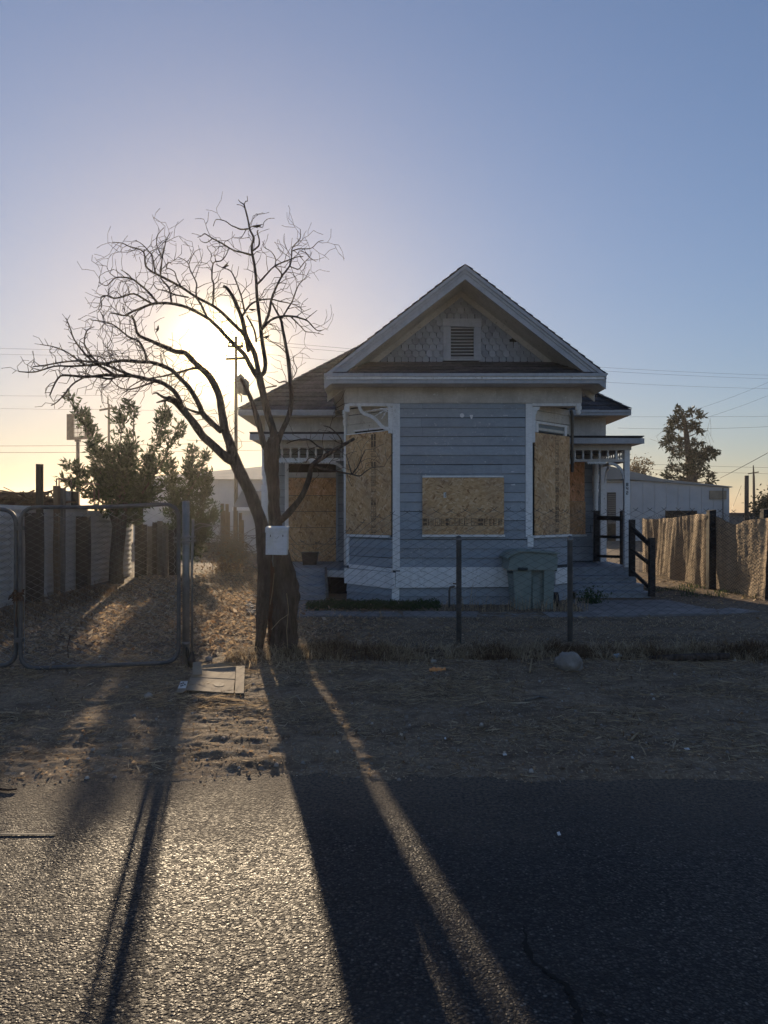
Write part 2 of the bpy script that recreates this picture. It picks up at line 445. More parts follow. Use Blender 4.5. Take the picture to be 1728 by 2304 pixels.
def asphalt():
    s = NT('worn_asphalt')
    warp = s.n('ShaderNodeVectorMath', {0: s.geo.outputs['Position'], 1: s.n('ShaderNodeVectorMath', {0: s.noise(9, 3, 0.6, None, 'Color'), 'Scale': 0.03}, operation='SCALE').outputs[0]}, operation='ADD').outputs[0]
    vcol = s.voro(82, warp, 'Color')
    d = s.voro(82, warp, 'Distance')
    d2 = s.voro(175, warp, 'Distance')
    c2 = s.n('ShaderNodeSeparateColor', {'Color': s.voro(175, warp, 'Color')})
    rnd = s.n('ShaderNodeSeparateColor', {'Color': vcol})
    stone = s.ramp(rnd.outputs[0], [(0.0, (0.024, 0.024, 0.026)), (0.5, (0.046, 0.045, 0.047)), (0.82, (0.074, 0.07, 0.068)), (0.93, (0.12, 0.11, 0.10)), (1.0, (0.22, 0.205, 0.185))])
    tar = s.ramp(d, [(0.28, 1.0), (0.6, 0.0)])
    c = s.mix(tar, (0.018, 0.018, 0.020), stone)
    big = s.noise(0.8, 6, 0.62)
    c = s.mix(s.ramp(big, [(0.35, 0.0), (0.7, 0.55)]), c, (0.050, 0.047, 0.045))
    # old oil and tyre wear: long soft smears along the road
    smear = s.noise(1.0, 5, 0.6, s.pos((0.16, 1.5, 1)))
    c = s.mix(s.ramp(smear, [(0.52, 0.0), (0.7, 0.6)]), c, (0.016, 0.016, 0.017))
    sep = s.n('ShaderNodeSeparateXYZ', {'Vector': s.geo.outputs['Position']})
    wob = s.math('ADD', sep.outputs['Y'], s.math('MULTIPLY', s.noise(1.5, 6, 0.65), 1.5))
    dust = s.ramp(s.math('SUBTRACT', wob, 4.25), [(0.0, 0.0), (1.0, 0.95)])
    fine = s.ramp(s.noise(46, 5, 0.75), [(0.38, 0.1), (0.62, 1.0)])
    c = s.mix(s.math('MULTIPLY', dust, fine), c, (0.20, 0.155, 0.115))
    keep = s.ramp(rnd.outputs[1], [(0.25, 0.12), (0.9, 1.0)])
    h = s.math('ADD', s.math('MULTIPLY', s.ramp(d, [(0.0, 1.0), (0.68, 0.0)]), keep), s.math('MULTIPLY', s.math('MULTIPLY', s.math('SUBTRACT', 1.0, d2), c2.outputs[0]), 0.35))
    h = s.math('ADD', h, s.math('MULTIPLY', s.noise(14, 4, 0.6), 0.6))
    nm = s.bump(h, 1.0, 0.0085)
    rough = s.mix(s.math('MULTIPLY', dust, 0.8), s.ramp(rnd.outputs[2], [(0.0, 0.46), (1.0, 0.85)]), (0.95, 0.95, 0.95))
    return s.finish(c, rough, nm, 0, 0.175)
M['asphalt'] = asphalt()
M['crack'] = two_tone('crack_shade', (0.004, 0.004, 0.004), (0.009, 0.009, 0.009), 20, 0.95, 0.2, 60)  # near-black colour stands in for the shade inside a recessed crack

def soil():
    s = NT('dry_dirt')
    n1 = s.noise(1.3, 6, 0.65)
    n2 = s.noise(13, 6, 0.7)
    c = s.mix(s.ramp(n1, [(0.35, 0.0), (0.65, 1.0)]), (0.165, 0.118, 0.082), (0.285, 0.215, 0.152))
    c = s.mix(s.ramp(n2, [(0.38, 0.0), (0.7, 0.8)]), c, (0.095, 0.064, 0.044))
    st = s.noise(60, 3, 0.6, s.pos((0.35, 1.6, 1)))
    st2 = s.noise(60, 3, 0.6, s.pos((1.4, 0.4, 1), (0, 0, 0.5)))
    sm = s.math('MAXIMUM', st, st2)
    c = s.mix(s.ramp(sm, [(0.55, 0.0), (0.66, 0.85)]), c, (0.36, 0.28, 0.185))
    c = s.mix(s.ramp(s.noise(2.6, 5, 0.7, s.pos((0.6, 1.5, 1))), [(0.5, 0.0), (0.64, 0.6)]), c, (0.075, 0.055, 0.042))
    pb = s.voro(38, None, 'Color')
    pv = s.n('ShaderNodeSeparateColor', {'Color': pb}).outputs[0]
    c = s.mix(s.ramp(pv, [(0.93, 0.0), (0.95, 0.6)]), c, (0.27, 0.235, 0.2))
    h = s.math('ADD', s.noise(22, 6, 0.72), s.math('MULTIPLY', sm, 0.5))
    nm = s.bump(h, 0.7, 0.02)
    return s.finish(c, 0.95, nm, 0, 0.15)
M['soil'] = soil()

def chips(name, cols, trans=0.35, rough=0.8):
    s = NT(name)
    r = s.geo.outputs['Random Per Island']
    c = s.ramp(r, [(i / max(1, len(cols) - 1), k) for i, k in enumerate(cols)])
    return s.finish(c, rough, None, 0, 0.3, trans, c)
M['straw'] = chips('straw_and_chips', [(0.20, 0.145, 0.09), (0.42, 0.32, 0.20), (0.56, 0.45, 0.30), (0.30, 0.215, 0.14), (0.66, 0.56, 0.41)], 0.42)
M['dead_leaf'] = chips('dead_leaves', [(0.20, 0.12, 0.07), (0.42, 0.29, 0.18), (0.56, 0.43, 0.29), (0.28, 0.19, 0.12), (0.66, 0.55, 0.42)], 0.42)
M['dry_grass'] = chips('dry_grass_blades', [(0.085, 0.05, 0.032), (0.17, 0.105, 0.062), (0.26, 0.18, 0.105), (0.11, 0.068, 0.042)], 0.35)
M['green_weed'] = chips('green_weed_leaves', [(0.030, 0.055, 0.022), (0.05, 0.085, 0.03), (0.075, 0.11, 0.045), (0.04, 0.07, 0.028)], 0.3)
M['olive_leaf'] = chips('grey_green_leaves', [(0.030, 0.042, 0.020), (0.055, 0.075, 0.034), (0.085, 0.11, 0.05), (0.04, 0.055, 0.026)], 0.35, 0.5)
M['dark_leaf'] = chips('dark_conifer_leaves', [(0.018, 0.024, 0.014), (0.03, 0.038, 0.02), (0.045, 0.05, 0.026)], 0.25, 0.6)
M['autumn_leaf'] = chips('sparse_brown_leaves', [(0.10, 0.07, 0.04), (0.16, 0.11, 0.06), (0.08, 0.07, 0.04)], 0.4)

def bark(name, a, b, k=1.0):
    s = NT(name)
    v = s.pos((1, 1, 0.22))
    n = s.noise(26 * k, 6, 0.7, v)
    c = s.mix(s.ramp(n, [(0.35, 0.0), (0.65, 1.0)]), a, b)
    c = s.mix(s.ramp(s.noise(4, 3), [(0.5, 0.0), (0.7, 0.5)]), c, [x * 0.55 for x in a])
    nm = s.bump(s.math('ADD', n, s.voro(30 * k, v)), 1.0, 0.05)
    return s.finish(c, 0.92, nm, 0, 0.2)
M['bark'] = bark('rough_grey_brown_bark', (0.06, 0.045, 0.038), (0.18, 0.14, 0.118))
M['bark_red'] = bark('reddish_heartwood', (0.10, 0.05, 0.03), (0.2, 0.10, 0.06))

def fabric():
    s = NT('tan_privacy_fabric')
    n = s.noise(3, 5, 0.6)
    c = s.mix(s.ramp(n, [(0.35, 0.0), (0.7, 1.0)]), (0.50, 0.38, 0.26), (0.66, 0.52, 0.37))
    h = s.math('ADD', s.noise(14, 4, 0.6), s.math('MULTIPLY', s.voro(40), 0.6))
    return s.finish(c, 0.85, s.bump(h, 0.6, 0.02), 0, 0.2, 0.2, (0.6, 0.42, 0.25))
M['fabric'] = fabric()

def cardboard():
    s = NT('weathered_cardboard')
    c = s.mix(s.ramp(s.noise(5, 5, 0.6), [(0.4, 0.0), (0.65, 1.0)]), (0.33, 0.26, 0.19), (0.26, 0.21, 0.16))
    c = s.mix(s.ramp(s.noise(17, 4, 0.7, s.pos((0.7, 2.5, 1))), [(0.6, 0.0), (0.72, 0.8)]), c, (0.13, 0.10, 0.075))
    return s.finish(c, 0.9, s.bump(s.noise(60, 3), 0.2, 0.004), 0, 0.2)
M['cardboard'] = cardboard()
M['cart'] = two_tone('grey_green_cart_plastic', (0.20, 0.25, 0.235), (0.26, 0.31, 0.29), 5, 0.6, 0.2, 140)
M['cart_dark'] = two_tone('cart_rim_plastic', (0.03, 0.04, 0.04), (0.05, 0.06, 0.058), 5, 0.6, 0.1, 140)
M['mail'] = paint('mailbox_white_paint', (0.72, 0.72, 0.75), (0.66, 0.65, 0.58), (0.45, 0.42, 0.36), scale=7)

# ------------------------------------------------------------------ ground, road
def spaced(lo, hi, step, far_lo, far_hi, grow=1.25):
    mid = list(np.arange(lo, hi + step / 2, step))
    a = []; x = lo; d = step
    while x > far_lo:
        d *= grow; x -= d; a.append(max(x, far_lo))
    b = []; x = mid[-1]; d = step
    while x < far_hi:
        d *= grow; x += d; b.append(min(x, far_hi))
    return np.array(a[::-1] + mid + b)
xs = spaced(-8.0, 8.0, 0.034, -320, 320)
ys = spaced(3.9, 12.5, 0.026, -40, 420, 1.06)
GX, GY = np.meshgrid(xs, ys)
GZ = ground_z(GX, GY)
ground = grid_mesh('ground', GX, GY, GZ, M['soil'])
tag(ground, 'bare dry dirt yard and verge littered with straw', 'ground', kind='structure')

rx = spaced(-6, 6, 0.5, -300, 300); ry = np.linspace(-30, 4.75, 60)
RX, RY = np.meshgrid(rx, ry)
road = grid_mesh('road', RX, RY, RX * 0 + 0.0, M['asphalt'])
tag(road, 'worn coarse asphalt road in the foreground', 'road', kind='structure')
# the crack in the asphalt: a narrow ragged ribbon
def crack(pts, w, name):
    pts2 = []
    for (a, b) in zip(pts[:-1], pts[1:]):
        for k in range(7):
            t = k / 7
            pts2.append((a[0] + (b[0] - a[0]) * t + random.gauss(0, 2.2), a[1] + (b[1] - a[1]) * t + random.gauss(0, 1.0)))
    pts2.append(pts[-1])
    L = []
    for i, (u, v) in enumerate(pts2):
        Y = CAM_H * F_PX / (v - 1152); x = PX(u, Y)
        ww = w * random.uniform(0.5, 1.5) * min(1, 0.25 + i / 10)
        L.append(((x - ww, Y, 0.004), (x + ww, Y + random.uniform(-.004, .004), 0.004)))
    mb = MB()
    for a, b in zip(L[:-1], L[1:]):
        mb.add([a[0], a[1], b[1], b[0]], [(0, 1, 2, 3)])
    return mb.build(name, M['crack'], road)
crack([(1179, 2085), (1184, 2130), (1200, 2165), (1240, 2195), (1272, 2215), (1290, 2255), (1302, 2280), (1297, 2330)], 0.009, 'crack')
crack([(1304, 2274), (1335, 2277), (1365, 2288)], 0.005, 'crack')

# ------------------------------------------------------------------ the house
YF = 12.5                                    # front of the bay
H = thing('house', 'small blue-grey clapboard house with a front gable and boarded-up windows', 'house', (1.3, 16, YARD))
XL, XR = -0.646, 3.256                       # bay, full width
FL, FR, CH = 0.154, 2.456, 0.80              # flat front and depth of the cut corners
ZW0, ZW1 = 0.03, 3.40

def part(name, label=None):
    o = bpy.data.objects.new(name, None); COL.objects.link(o); o.parent = H; o.empty_display_size = 0.05
    OFF[o.name] = OFF[H.name]
    if label: o['label'] = label
    return o

def wedge(a, b, z0, z1, nx, ny, t0=0.022, t1=0.008, tilt=0.0):
    "one clapboard between plan points a and b on the wall plane; its lower edge stands prouder"
    (ax, ay), (bx, by) = a, b
    q = []
    for z, t in ((z0, t0), (z1, t1)):
        q += [(ax + nx * t, ay + ny * t, z), (bx + nx * t, by + ny * t, z + tilt), (bx, by, z + tilt), (ax, ay, z)]
    return MB().hexa(q)
def siding(parent, a, b, z0, z1, exp, mat, joints=0.4, skip=None, tilt=0.0, flip=1):
    ax, ay = a; bx, by = b
    L = math.hypot(bx - ax, by - ay); dx, dy = (bx - ax) / L, (by - ay) / L
    nx, ny = dy * flip, -dx * flip
    z = z0
    while z < z1 - 0.015:
        zt = min(z + exp - 0.007, z1)
        cuts = [0.0, L]
        if L > 1.2 and random.random() < joints:
            for f in random.sample([0.2, 0.21, 0.57, 0.78, 0.79], 2): cuts.append(L * f)
        if skip:
            for (s0, s1, k0, k1) in skip:
                if zt > k0 + 0.03 and z < k1 - 0.03: cuts += [s0, s1]
        cuts = sorted(cuts)
        for s0, s1 in zip(cuts[:-1], cuts[1:]):
            if s1 - s0 < 0.02: continue
            m = (s0 + s1) / 2
            if skip and any(k0 < (z + zt) / 2 < k1 and q0 < m < q1 for (q0, q1, k0, k1) in skip): continue
            g = 0.0012
            j = random.uniform(-0.0015, 0.0015)
            wedge((ax + dx * (s0 + g), ay + dy * (s0 + g)), (ax + dx * (s1 - g), ay + dy * (s1 - g)), z + j, zt + j, nx, ny,
                  0.022 + random.uniform(-0.004, 0.006), 0.007, tilt + random.gauss(0, 0.003)).build('siding_board', mat, parent)
        z += exp
# bay core (solid behind the boards)
core = [(XL, 16.0), (XL, YF + CH), (FL, YF), (FR, YF), (XR, YF + CH), (XR, 16.0)]
mb = MB(); ins = 0.004
n = len(core)
mb.add([(x, y, 0.0) for x, y in core] + [(x, y, 3.42) for x, y in core],
       [(i, (i + 1) % n, n + (i + 1) % n, n + i) for i in range(n)] + [tuple(reversed(range(n))), tuple(range(n, 2 * n))])
mb.build('wall', M['wall_back'], H)
EXP = 0.1545
ZB = PZ(1276, YF)
WT1, WT0 = PZ(1286, YF), PZ(1322, YF)
fw = part('front_wall')
wx0, wx1, wz0, wz1 = PX(950, YF), PX(1133, YF), PZ(1202, YF), PZ(1075, YF)
siding(fw, (FL, YF), (FR, YF), ZB, ZW1 - 0.002, EXP, M['siding'], 0.5)
siding(fw, (FL, YF), (FR, YF), 0.05, WT0 - 0.004, EXP, M['siding'], 0.2)
# paint spots on the front wall
def disc(mb, x, z, r, y):
    pts = [(x + r * math.cos(a) * random.uniform(.9, 1.1), y, z + r * math.sin(a) * random.uniform(.9, 1.1)) for a in np.linspace(0, 2 * math.pi, 15)[:-1]]
    mb.prismv(list(reversed(pts)), (0, 0.004, 0))
mb = MB(); disc(mb, PX(1039, YF), PZ(935, YF), 0.037, YF - 0.0265); mb.build('paint_patch', M['trim'], fw)
mb = MB(); mb.prismv([(PX(1056, YF), YF - .0265, PZ(934, YF)), (PX(1059, YF), YF - .0265, PZ(943, YF)), (PX(1062, YF), YF - .0265, PZ(943, YF)), (PX(1064, YF), YF - .0265, PZ(934, YF))], (0, 0.004, 0)); mb.build('paint_patch', M['trim'], fw)
mb = MB(); mb.prismv([(PX(1148, YF), YF - .0265, PZ(1090.5, YF)), (PX(1150, YF), YF - .0265, PZ(1092, YF)), (PX(1159, YF), YF - .0265, PZ(1092, YF)), (PX(1158, YF), YF - .0265, PZ(1089, YF))], (0, 0.004, 0))
mb.build('paint_patch', M['trim'], fw)
for (u, v, w) in ((1104, 935, 2), (1132, 935.5, 10), (958, 935, 3), (1090, 1040, 3), (1150, 1062, 6), (976, 1083, 5)):
    MB().box(PX(u, YF), PX(u + w, YF), YF - 0.0262, YF - 0.02, PZ(v, YF), PZ(v - 1, YF)).build('paint_patch', M['trim'], fw)

# trim boards of the flat front
tr = part('front_trim')
t = 0.034
MB().box(FL - 0.012, FL + 0.108, YF - t, YF, PZ(1283, YF), ZW1 - .01).build('corner_board', M['trim'], tr)
MB().hexa([(FL - .03, YF - t - .004, .08), (FL + .095, YF - t - .004, .08), (FL + .095, YF, .08), (FL - .03, YF, .08), (FL - .02, YF - t - .004, WT0 - .004), (FL + .1, YF - t - .004, WT0 - .004), (FL + .1, YF, WT0 - .004), (FL - .02, YF, WT0 - .004)]).build('corner_board', M['trim'], tr)
MB().box(FR - 0.115, FR - 0.004, YF - t, YF, PZ(1208, YF), ZW1 - .012).build('corner_board', M['trim'], tr)
MB().box(FR - 0.085, FR + 0.012, YF - t + .006, YF, PZ(1230, YF), PZ(1209, YF)).build('corner_board', M['trim'], tr)
MB().box(FL + 0.11, FR + .01, YF - .030, YF, WT1 + .004, ZB).build('trim_band', M['trim'], tr)
mb = MB()
mb.hexa([(FL + 0.035, YF - .05, WT0), (FR + .03, YF - .05, WT0 + .015), (FR + .03, YF, WT0 + .015), (FL + 0.035, YF, WT0), (FL + 0.04, YF - .045, WT1), (FR + .03, YF - .045, WT1 + .004), (FR + .03, YF, WT1 + .004), (FL + 0.04, YF, WT1)])
mb.build('water_table', M['trim'], tr)

# boarded front window
def stamp(mb, org, ex, ez, L, h):
    "row of printed block marks: L long along ex, h high along ez"
    org, ex, ez = Vector(org), Vector(ex), Vector(ez)
    def rect(a0, a1, b0, b1):
        mb.add([org + ex * a0 + ez * b0, org + ex * a1 + ez * b0, org + ex * a1 + ez * b1, org + ex * a0 + ez * b1], [(0, 1, 2, 3)])
    s = 0.0; lw = h * 0.075
    rnd = random.Random(int(L * 1000))
    while s < L - h * 0.3:
        kind = rnd.random(); w = h * rnd.choice([0.45, 0.6, 0.7, 0.9])
        w = min(w, L - s)
        if kind < 0.12:
            s += w * 0.45; continue
        if kind < 0.30:
            k = 0.0
            while k < w - lw:
                rect(s + k, s + k + lw * rnd.uniform(.6, 1.4), 0, h); k += lw * rnd.uniform(1.7, 2.6)
        elif kind < 0.62:
            rect(s, s + w, h - lw, h); rect(s, s + w, 0, lw); rect(s, s + lw, lw, h - lw); rect(s + w - lw, s + w, lw, h - lw)
            if w > lw * 4: rect(s + lw * 2, s + w - lw * 2, h * .45, h * .45 + lw); rect(s + w * .5 - lw / 2, s + w * .5 + lw / 2, lw * 2, h * .4)
        elif kind < 0.85:
            for b in (0.0, 0.3, 0.6, 0.86): rect(s, s + w * rnd.uniform(.55, 1), h * b, h * b + lw * 1.2)
            rect(s, s + lw * 1.5, 0, h)
        else:
            rect(s, s + w, 0, h * .42); rect(s, s + w, h * .55, h)
        s += w + lw * 1.2
bw = part('boarded_window')
yb = YF - 0.05
MB().box(wx0, wx1, yb, yb + 0.02, wz0 - .004, wz1).build('strand_board', M['osb_h'], bw)
MB().hexa([(wx0 + .002, yb - .012, wz1 + .002), (wx1 - .01, yb - .012, wz1 + .006), (wx1 - .01, YF - .02, wz1 + .006), (wx0 + .002, YF - .02, wz1 + .002), (wx0 + .002, yb - .012, wz1 + .034), (wx1 - .01, yb - .012, wz1 + .03), (wx1 - .01, YF - .02, wz1 + .03), (wx0 + .002, YF - .02, wz1 + .034)]).build('window_head', M['trim'], bw)
MB().box(wx0 - .002, wx1 + .014, yb - .015, YF - .02, wz0 - .042, wz0 - .006).build('window_sill', M['trim'], bw)
mb = MB(); stamp(mb, (wx0 + .01, yb - .001, PZ(1182.5, YF)), (1, 0, 0), (0, 0, 1), wx1 - wx0 - .02, .118); mb.build('printed_stamp', M['ink'], bw, kind='stuff')
MB().box(PX(997.5, YF), PX(1003.5, YF), yb - .002, yb, PZ(1120, YF), PZ(1108, YF)).build('paper_label', M['litter_white'], bw)
mb = MB()
for k in range(3): mb.add([(PX(1001, YF), yb - .003, PZ(1111 + k * 3, YF)), (PX(1003, YF), yb - .003, PZ(1111.5 + k * 3, YF)), (PX(1003, YF), yb - .003, PZ(1110 + k * 3, YF)), (PX(1001, YF), yb - .003, PZ(1109.6 + k * 3, YF))], [(0, 1, 2, 3)])
mb.build('label_print', M['black_ink'], bw)

# cut corners of the bay
def corner(side):
    "side -1: left, +1: right"
    if side < 0: A, B = (XL, YF + CH), (FL, YF)
    else: A, B = (FR, YF), (XR, YF + CH)
    L = math.hypot(B[0] - A[0], B[1] - A[1]); dx, dy = (B[0] - A[0]) / L, (B[1] - A[1]) / L
    nx, ny = dy, -dx
    def q(s, t=0.0): return (A[0] + dx * s + nx * t, A[1] + dy * s + ny * t)
    def slab(s0, s1, z0, z1, t0, t1, tl=0.0):
        m = MB(); pts = []
        for z in (0, 1):
            for (s, tt) in ((s0, t1), (s1, t1), (s1, t0), (s0, t0)):
                x, y = q(s, tt); zz = (z0 if z == 0 else z1) + (tl if s == s1 else 0)
                pts.append((x, y, zz))
        return m.hexa(pts)
    w = part('corner_wall')
    near = 1 if side < 0 else 0          # which end is at the front
    ztop, zbot = 2.945, PZ(1204, YF)
    # upper weathered cream boards
    siding(w, A, B, ztop + 0.02, ZW1 - .004, 0.165, M['cream'], 0)
    # boards under and around the window
    siding(w, A, B, ZB, zbot - 0.03, EXP, M['siding'], 0)
    siding(w, A, B, 0.05 if side > 0 else 0.06, WT0 - 0.004, EXP, M['siding'], 0)
    f = part('boarded_window')
    if side < 0:
        s0, s1 = 0.02, L - 0.012
        slab(0.0, L - .02, ztop - .02, ztop + .02, 0.0, .03).build('window_head', M['trim'], f)
        slab(.22, L - .18, ztop + .022, ztop + .045, 0.0, .024).build('window_gap', M['dark'], f)
        slab(.20, L - .12, ztop + .048, ztop + .075, 0.0, .04).build('window_head', M['trim'], f)
        slab(s0, s1, zbot, ztop, .034, .052).build('strand_board', M['osb_v'], f)
        slab(0.05, L - .06, zbot - .045, zbot - .006, 0.0, .055).build('window_sill', M['trim'], f)
        mb = MB(); x, y = q(L - .36, .0535); stamp(mb, (x, y, zbot + .03), (0, 0, 1), (-dx, -dy, 0), ztop - zbot - .06, .115)
        mb.f = [tuple(reversed(k)) for k in mb.f]; mb.build('printed_stamp', M['ink'], f, kind='stuff')
        slab(0.0, .07, ZB - .02, zbot - .05, 0.0, .04).build('corner_board', M['trim'], w)
        slab(0.075, L - .01, WT1 + .01, ZB, 0.0, .034, -0.02).build('trim_band', M['trim'], w)
        slab(-.03, L + .045, WT0 - .0, WT1, 0.0, .045, -.018).build('water_table', M['trim'], w)
    else:
        s0, s1 = .008, L - .06
        slab(.12, L - .2, ztop + .004, ztop + .12, 0.0, .02).build('window_pane', M['pane'], f)
        slab(.06, L - .12, ztop + .125, ztop + .16, 0.0, .045).build('window_head', M['trim'], f)
        slab(.06, .12, ztop - .02, ztop + .124, 0.0, .04).build('window_jamb', M['trim'], f)
        slab(L - .2, L - .13, ztop - .02, ztop + .124, 0.0, .04).build('window_jamb', M['trim'], f)
        slab(s0, s1, zbot, ztop - .03, .034, .052).build('strand_board', M['osb_v'], f)
        slab(0.0, L + .01, zbot - .045, zbot - .006, 0.0, .055).build('window_sill', M['trim'], f)
        slab(L - .05, L + .01, zbot - .16, zbot - .046, 0.0, .05).build('corner_board', M['trim'], f)
        mb = MB(); x, y = q(L - .42, .0535); stamp(mb, (x, y, zbot + .03), (0, 0, 1), (-dx, -dy, 0), ztop - zbot - .12, .10)
        mb.f = [tuple(reversed(k)) for k in mb.f]; mb.build('printed_stamp', M['ink'], f, kind='stuff')
        slab(.62, L + .045, WT0 + .01, WT1 + .02, 0.0, .05).build('water_table', M['trim'], w)
    return q, L
qL, LL = corner(-1)
qR, LR = corner(1)
# turned post and trim at the far left corner, dark pipe at the far right one
x, y = XL - .03, YF + CH - .01
MB().lathe(x, y, [(.66, .032), (2.55, .032), (2.6, .045), (2.66, .028), (3.02, .03), (3.1, .026), (3.14, .045), (3.2, .05), (3.24, .03), (3.28, .055), (3.39, .055)]).build('turned_post', M['trim'], H, True)
MB().tube([(XR + .05, YF + CH - .03, 2.3), (XR + .05, YF + CH - .03, 3.3), (XR + .02, YF + CH - .06, 3.38)], .028, 8).build('downpipe', M['grey_wood'], H, True)

# frieze box overhanging the cut corners
fz = part('frieze')
ZE = 3.655
MB().box(XL - .01, XR + .01, YF - .03, YF + .05, ZW1 + .012, ZE).build('frieze_board', M['frieze'], fz)
MB().box(XL - .01, XL + .06, YF + .052, 16.0, ZW1 + .012, ZE).build('frieze_board', M['frieze'], fz)
MB().box(XR - .06, XR + .01, YF + .052, 16.0, ZW1 + .012, ZE).build('frieze_board', M['frieze'], fz)
MB().box(XL - .006, XR + .006, YF - .026, YF + .5, ZW1 - .004, ZW1 + .010).build('frieze_underside', M['frieze'], fz)
# corners: boxed lower rail, pendant blocks
for (x0, x1) in ((XL, FL), (FR, XR)):
    MB().box(x0 + .001, x1 - .001, YF - .034, YF + .03, PZ(914, YF), ZW1 - .006).build('corner_rail', M['trim'], fz)
MB().box(XL - .012, XL + .075, YF - .04, YF + .045, PZ(927, YF), PZ(914, YF) - .002).build('pendant', M['trim'], fz)
MB().box(XR - .085, XR + .005, YF - .04, YF + .045, PZ(922, YF), PZ(914, YF) - .002).build('pendant', M['trim'], fz)
MB().lathe(XR - .04, YF, [(PZ(934, YF), .012), (PZ(931, YF), .035), (PZ(927, YF), .04), (PZ(924, YF), .03), (PZ(922, YF) - .001, .04)]).build('pendant', M['trim'], fz, True)
# bracket with radiating spindles on the left, broken stub on the right
def zb(x, y): return (760 + x / 11.85, 880 + y / 11.85)
br = part('corner_bracket')
cv = [zb(*p) for p in [(575, 395), (590, 470), (640, 555), (720, 610), (850, 655), (970, 720), (1060, 810), (1150, 920), (1240, 985), (1410, 1005)]]
mb = MB()
pts = [P(u, v, YF - .01) for u, v in cv]
for a, b in zip(pts[:-1], pts[1:]):
    mb.bar(a, b + (b - a) * .12, .05, .052, (0, 0, 1))
mb.build('scroll', M['trim'], br)
hub = P(*zb(1345, 450), YF - .01)
mb = MB(); poly = [zb(*p) for p in [(1420, 410), (1310, 410), (1335, 460), (1375, 500), (1420, 510)]]
mb.prism([(PX(u, YF), PZ(v, YF)) for u, v in poly], YF - .035, YF + .005); mb.build('hub', M['trim'], br)
for e in ((725, 548), (985, 668), (1165, 745), (1375, 800)):
    b = P(*zb(*e), YF - .01); a = hub + (b - hub) * .06
    mb = MB(); ps = []; rs = []
    for k in range(17):
        tt = k / 16; ps.append(a + (b - a) * tt)
        rs.append(.008 + (.013 if k in (4, 9) else .006 if k in (3, 5, 8, 10) else 0))
    mb.tube(ps, rs, 6); mb.build('spindle', M['trim'], br, True)
br2 = part('corner_bracket')
MB().prism([(FR + .03, ZW1 - .062), (FR + .03, 3.22), (FR + .06, 3.22), (FR + .07, 3.27), (FR + .11, 3.30), (FR + .12, ZW1 - .062)], YF - .03, YF + .01).build('scroll', M['trim'], br2)
MB().box(FL - .085, FL - .014, YF - .028, YF + .03, 2.9, ZW1 - .064).build('corner_board', M['trim'], br)
MB().box(FR + .0, FR + .045, YF - .028, YF + .02, 2.75, ZW1 - .064).build('corner_board', M['trim'], br2)

# ---- gable
GXC, ZR = 1.297, 5.555
EX0, EX1, ZEV = -0.955, 3.549, 3.80
YG0, YGW, YGB = 12.08, 12.75, 18.2
sl = (ZR - ZEV) / (GXC - EX0)
ang = math.atan(sl); ca, sa = math.cos(ang), math.sin(ang)
def roof_plane(name, parent, p0, ex, up, L0, L1, width_fn, n, th=.022, mat=None, wob=.004):
    "stepped shingle courses: p0 lower edge origin, ex along the eave, up along the slope"
    mb = MB(); p0, ex, up = Vector(p0), Vector(ex).normalized(), Vector(up).normalized()
    nr = ex.cross(up).normalized()
    if nr.z < 0: nr = -nr
    for k in range(n):
        d0 = L0 + (L1 - L0) * k / n; d1 = L0 + (L1 - L0) * (k + 1.25) / n; d1 = min(d1, L1)
        a0, a1 = width_fn(d0); b0, b1 = width_fn(d1)
        m = max(1, int(abs(a1 - a0) / .32)); off = (k % 2) * .16
        for i in range(m):
            f0, f1 = i / m, (i + 1) / m
            j = random.uniform(-wob, wob)
            q = []
            for (d, lo, hi, hgt) in ((d0 + j, a0, a1, th), (d1, b0, b1, .004)):
                q.append((d, lo + (hi - lo) * f0 + .002, hgt)); q.append((d, lo + (hi - lo) * f1 - .002, hgt))
            pt = lambda d, s, h: p0 + up * d + ex * s + nr * h
            mb.hexa([pt(q[0][0], q[0][1], 0), pt(q[1][0], q[1][1], 0), pt(q[3][0], q[3][1], 0), pt(q[2][0], q[2][1], 0),
                     pt(*q[0]), pt(*q[1]), pt(*q[3]), pt(*q[2])])
    return mb.build(name, mat or M['shingle'], parent)
groof = part('gable_roof')
SL = math.hypot(GXC - EX0, ZR - ZEV)
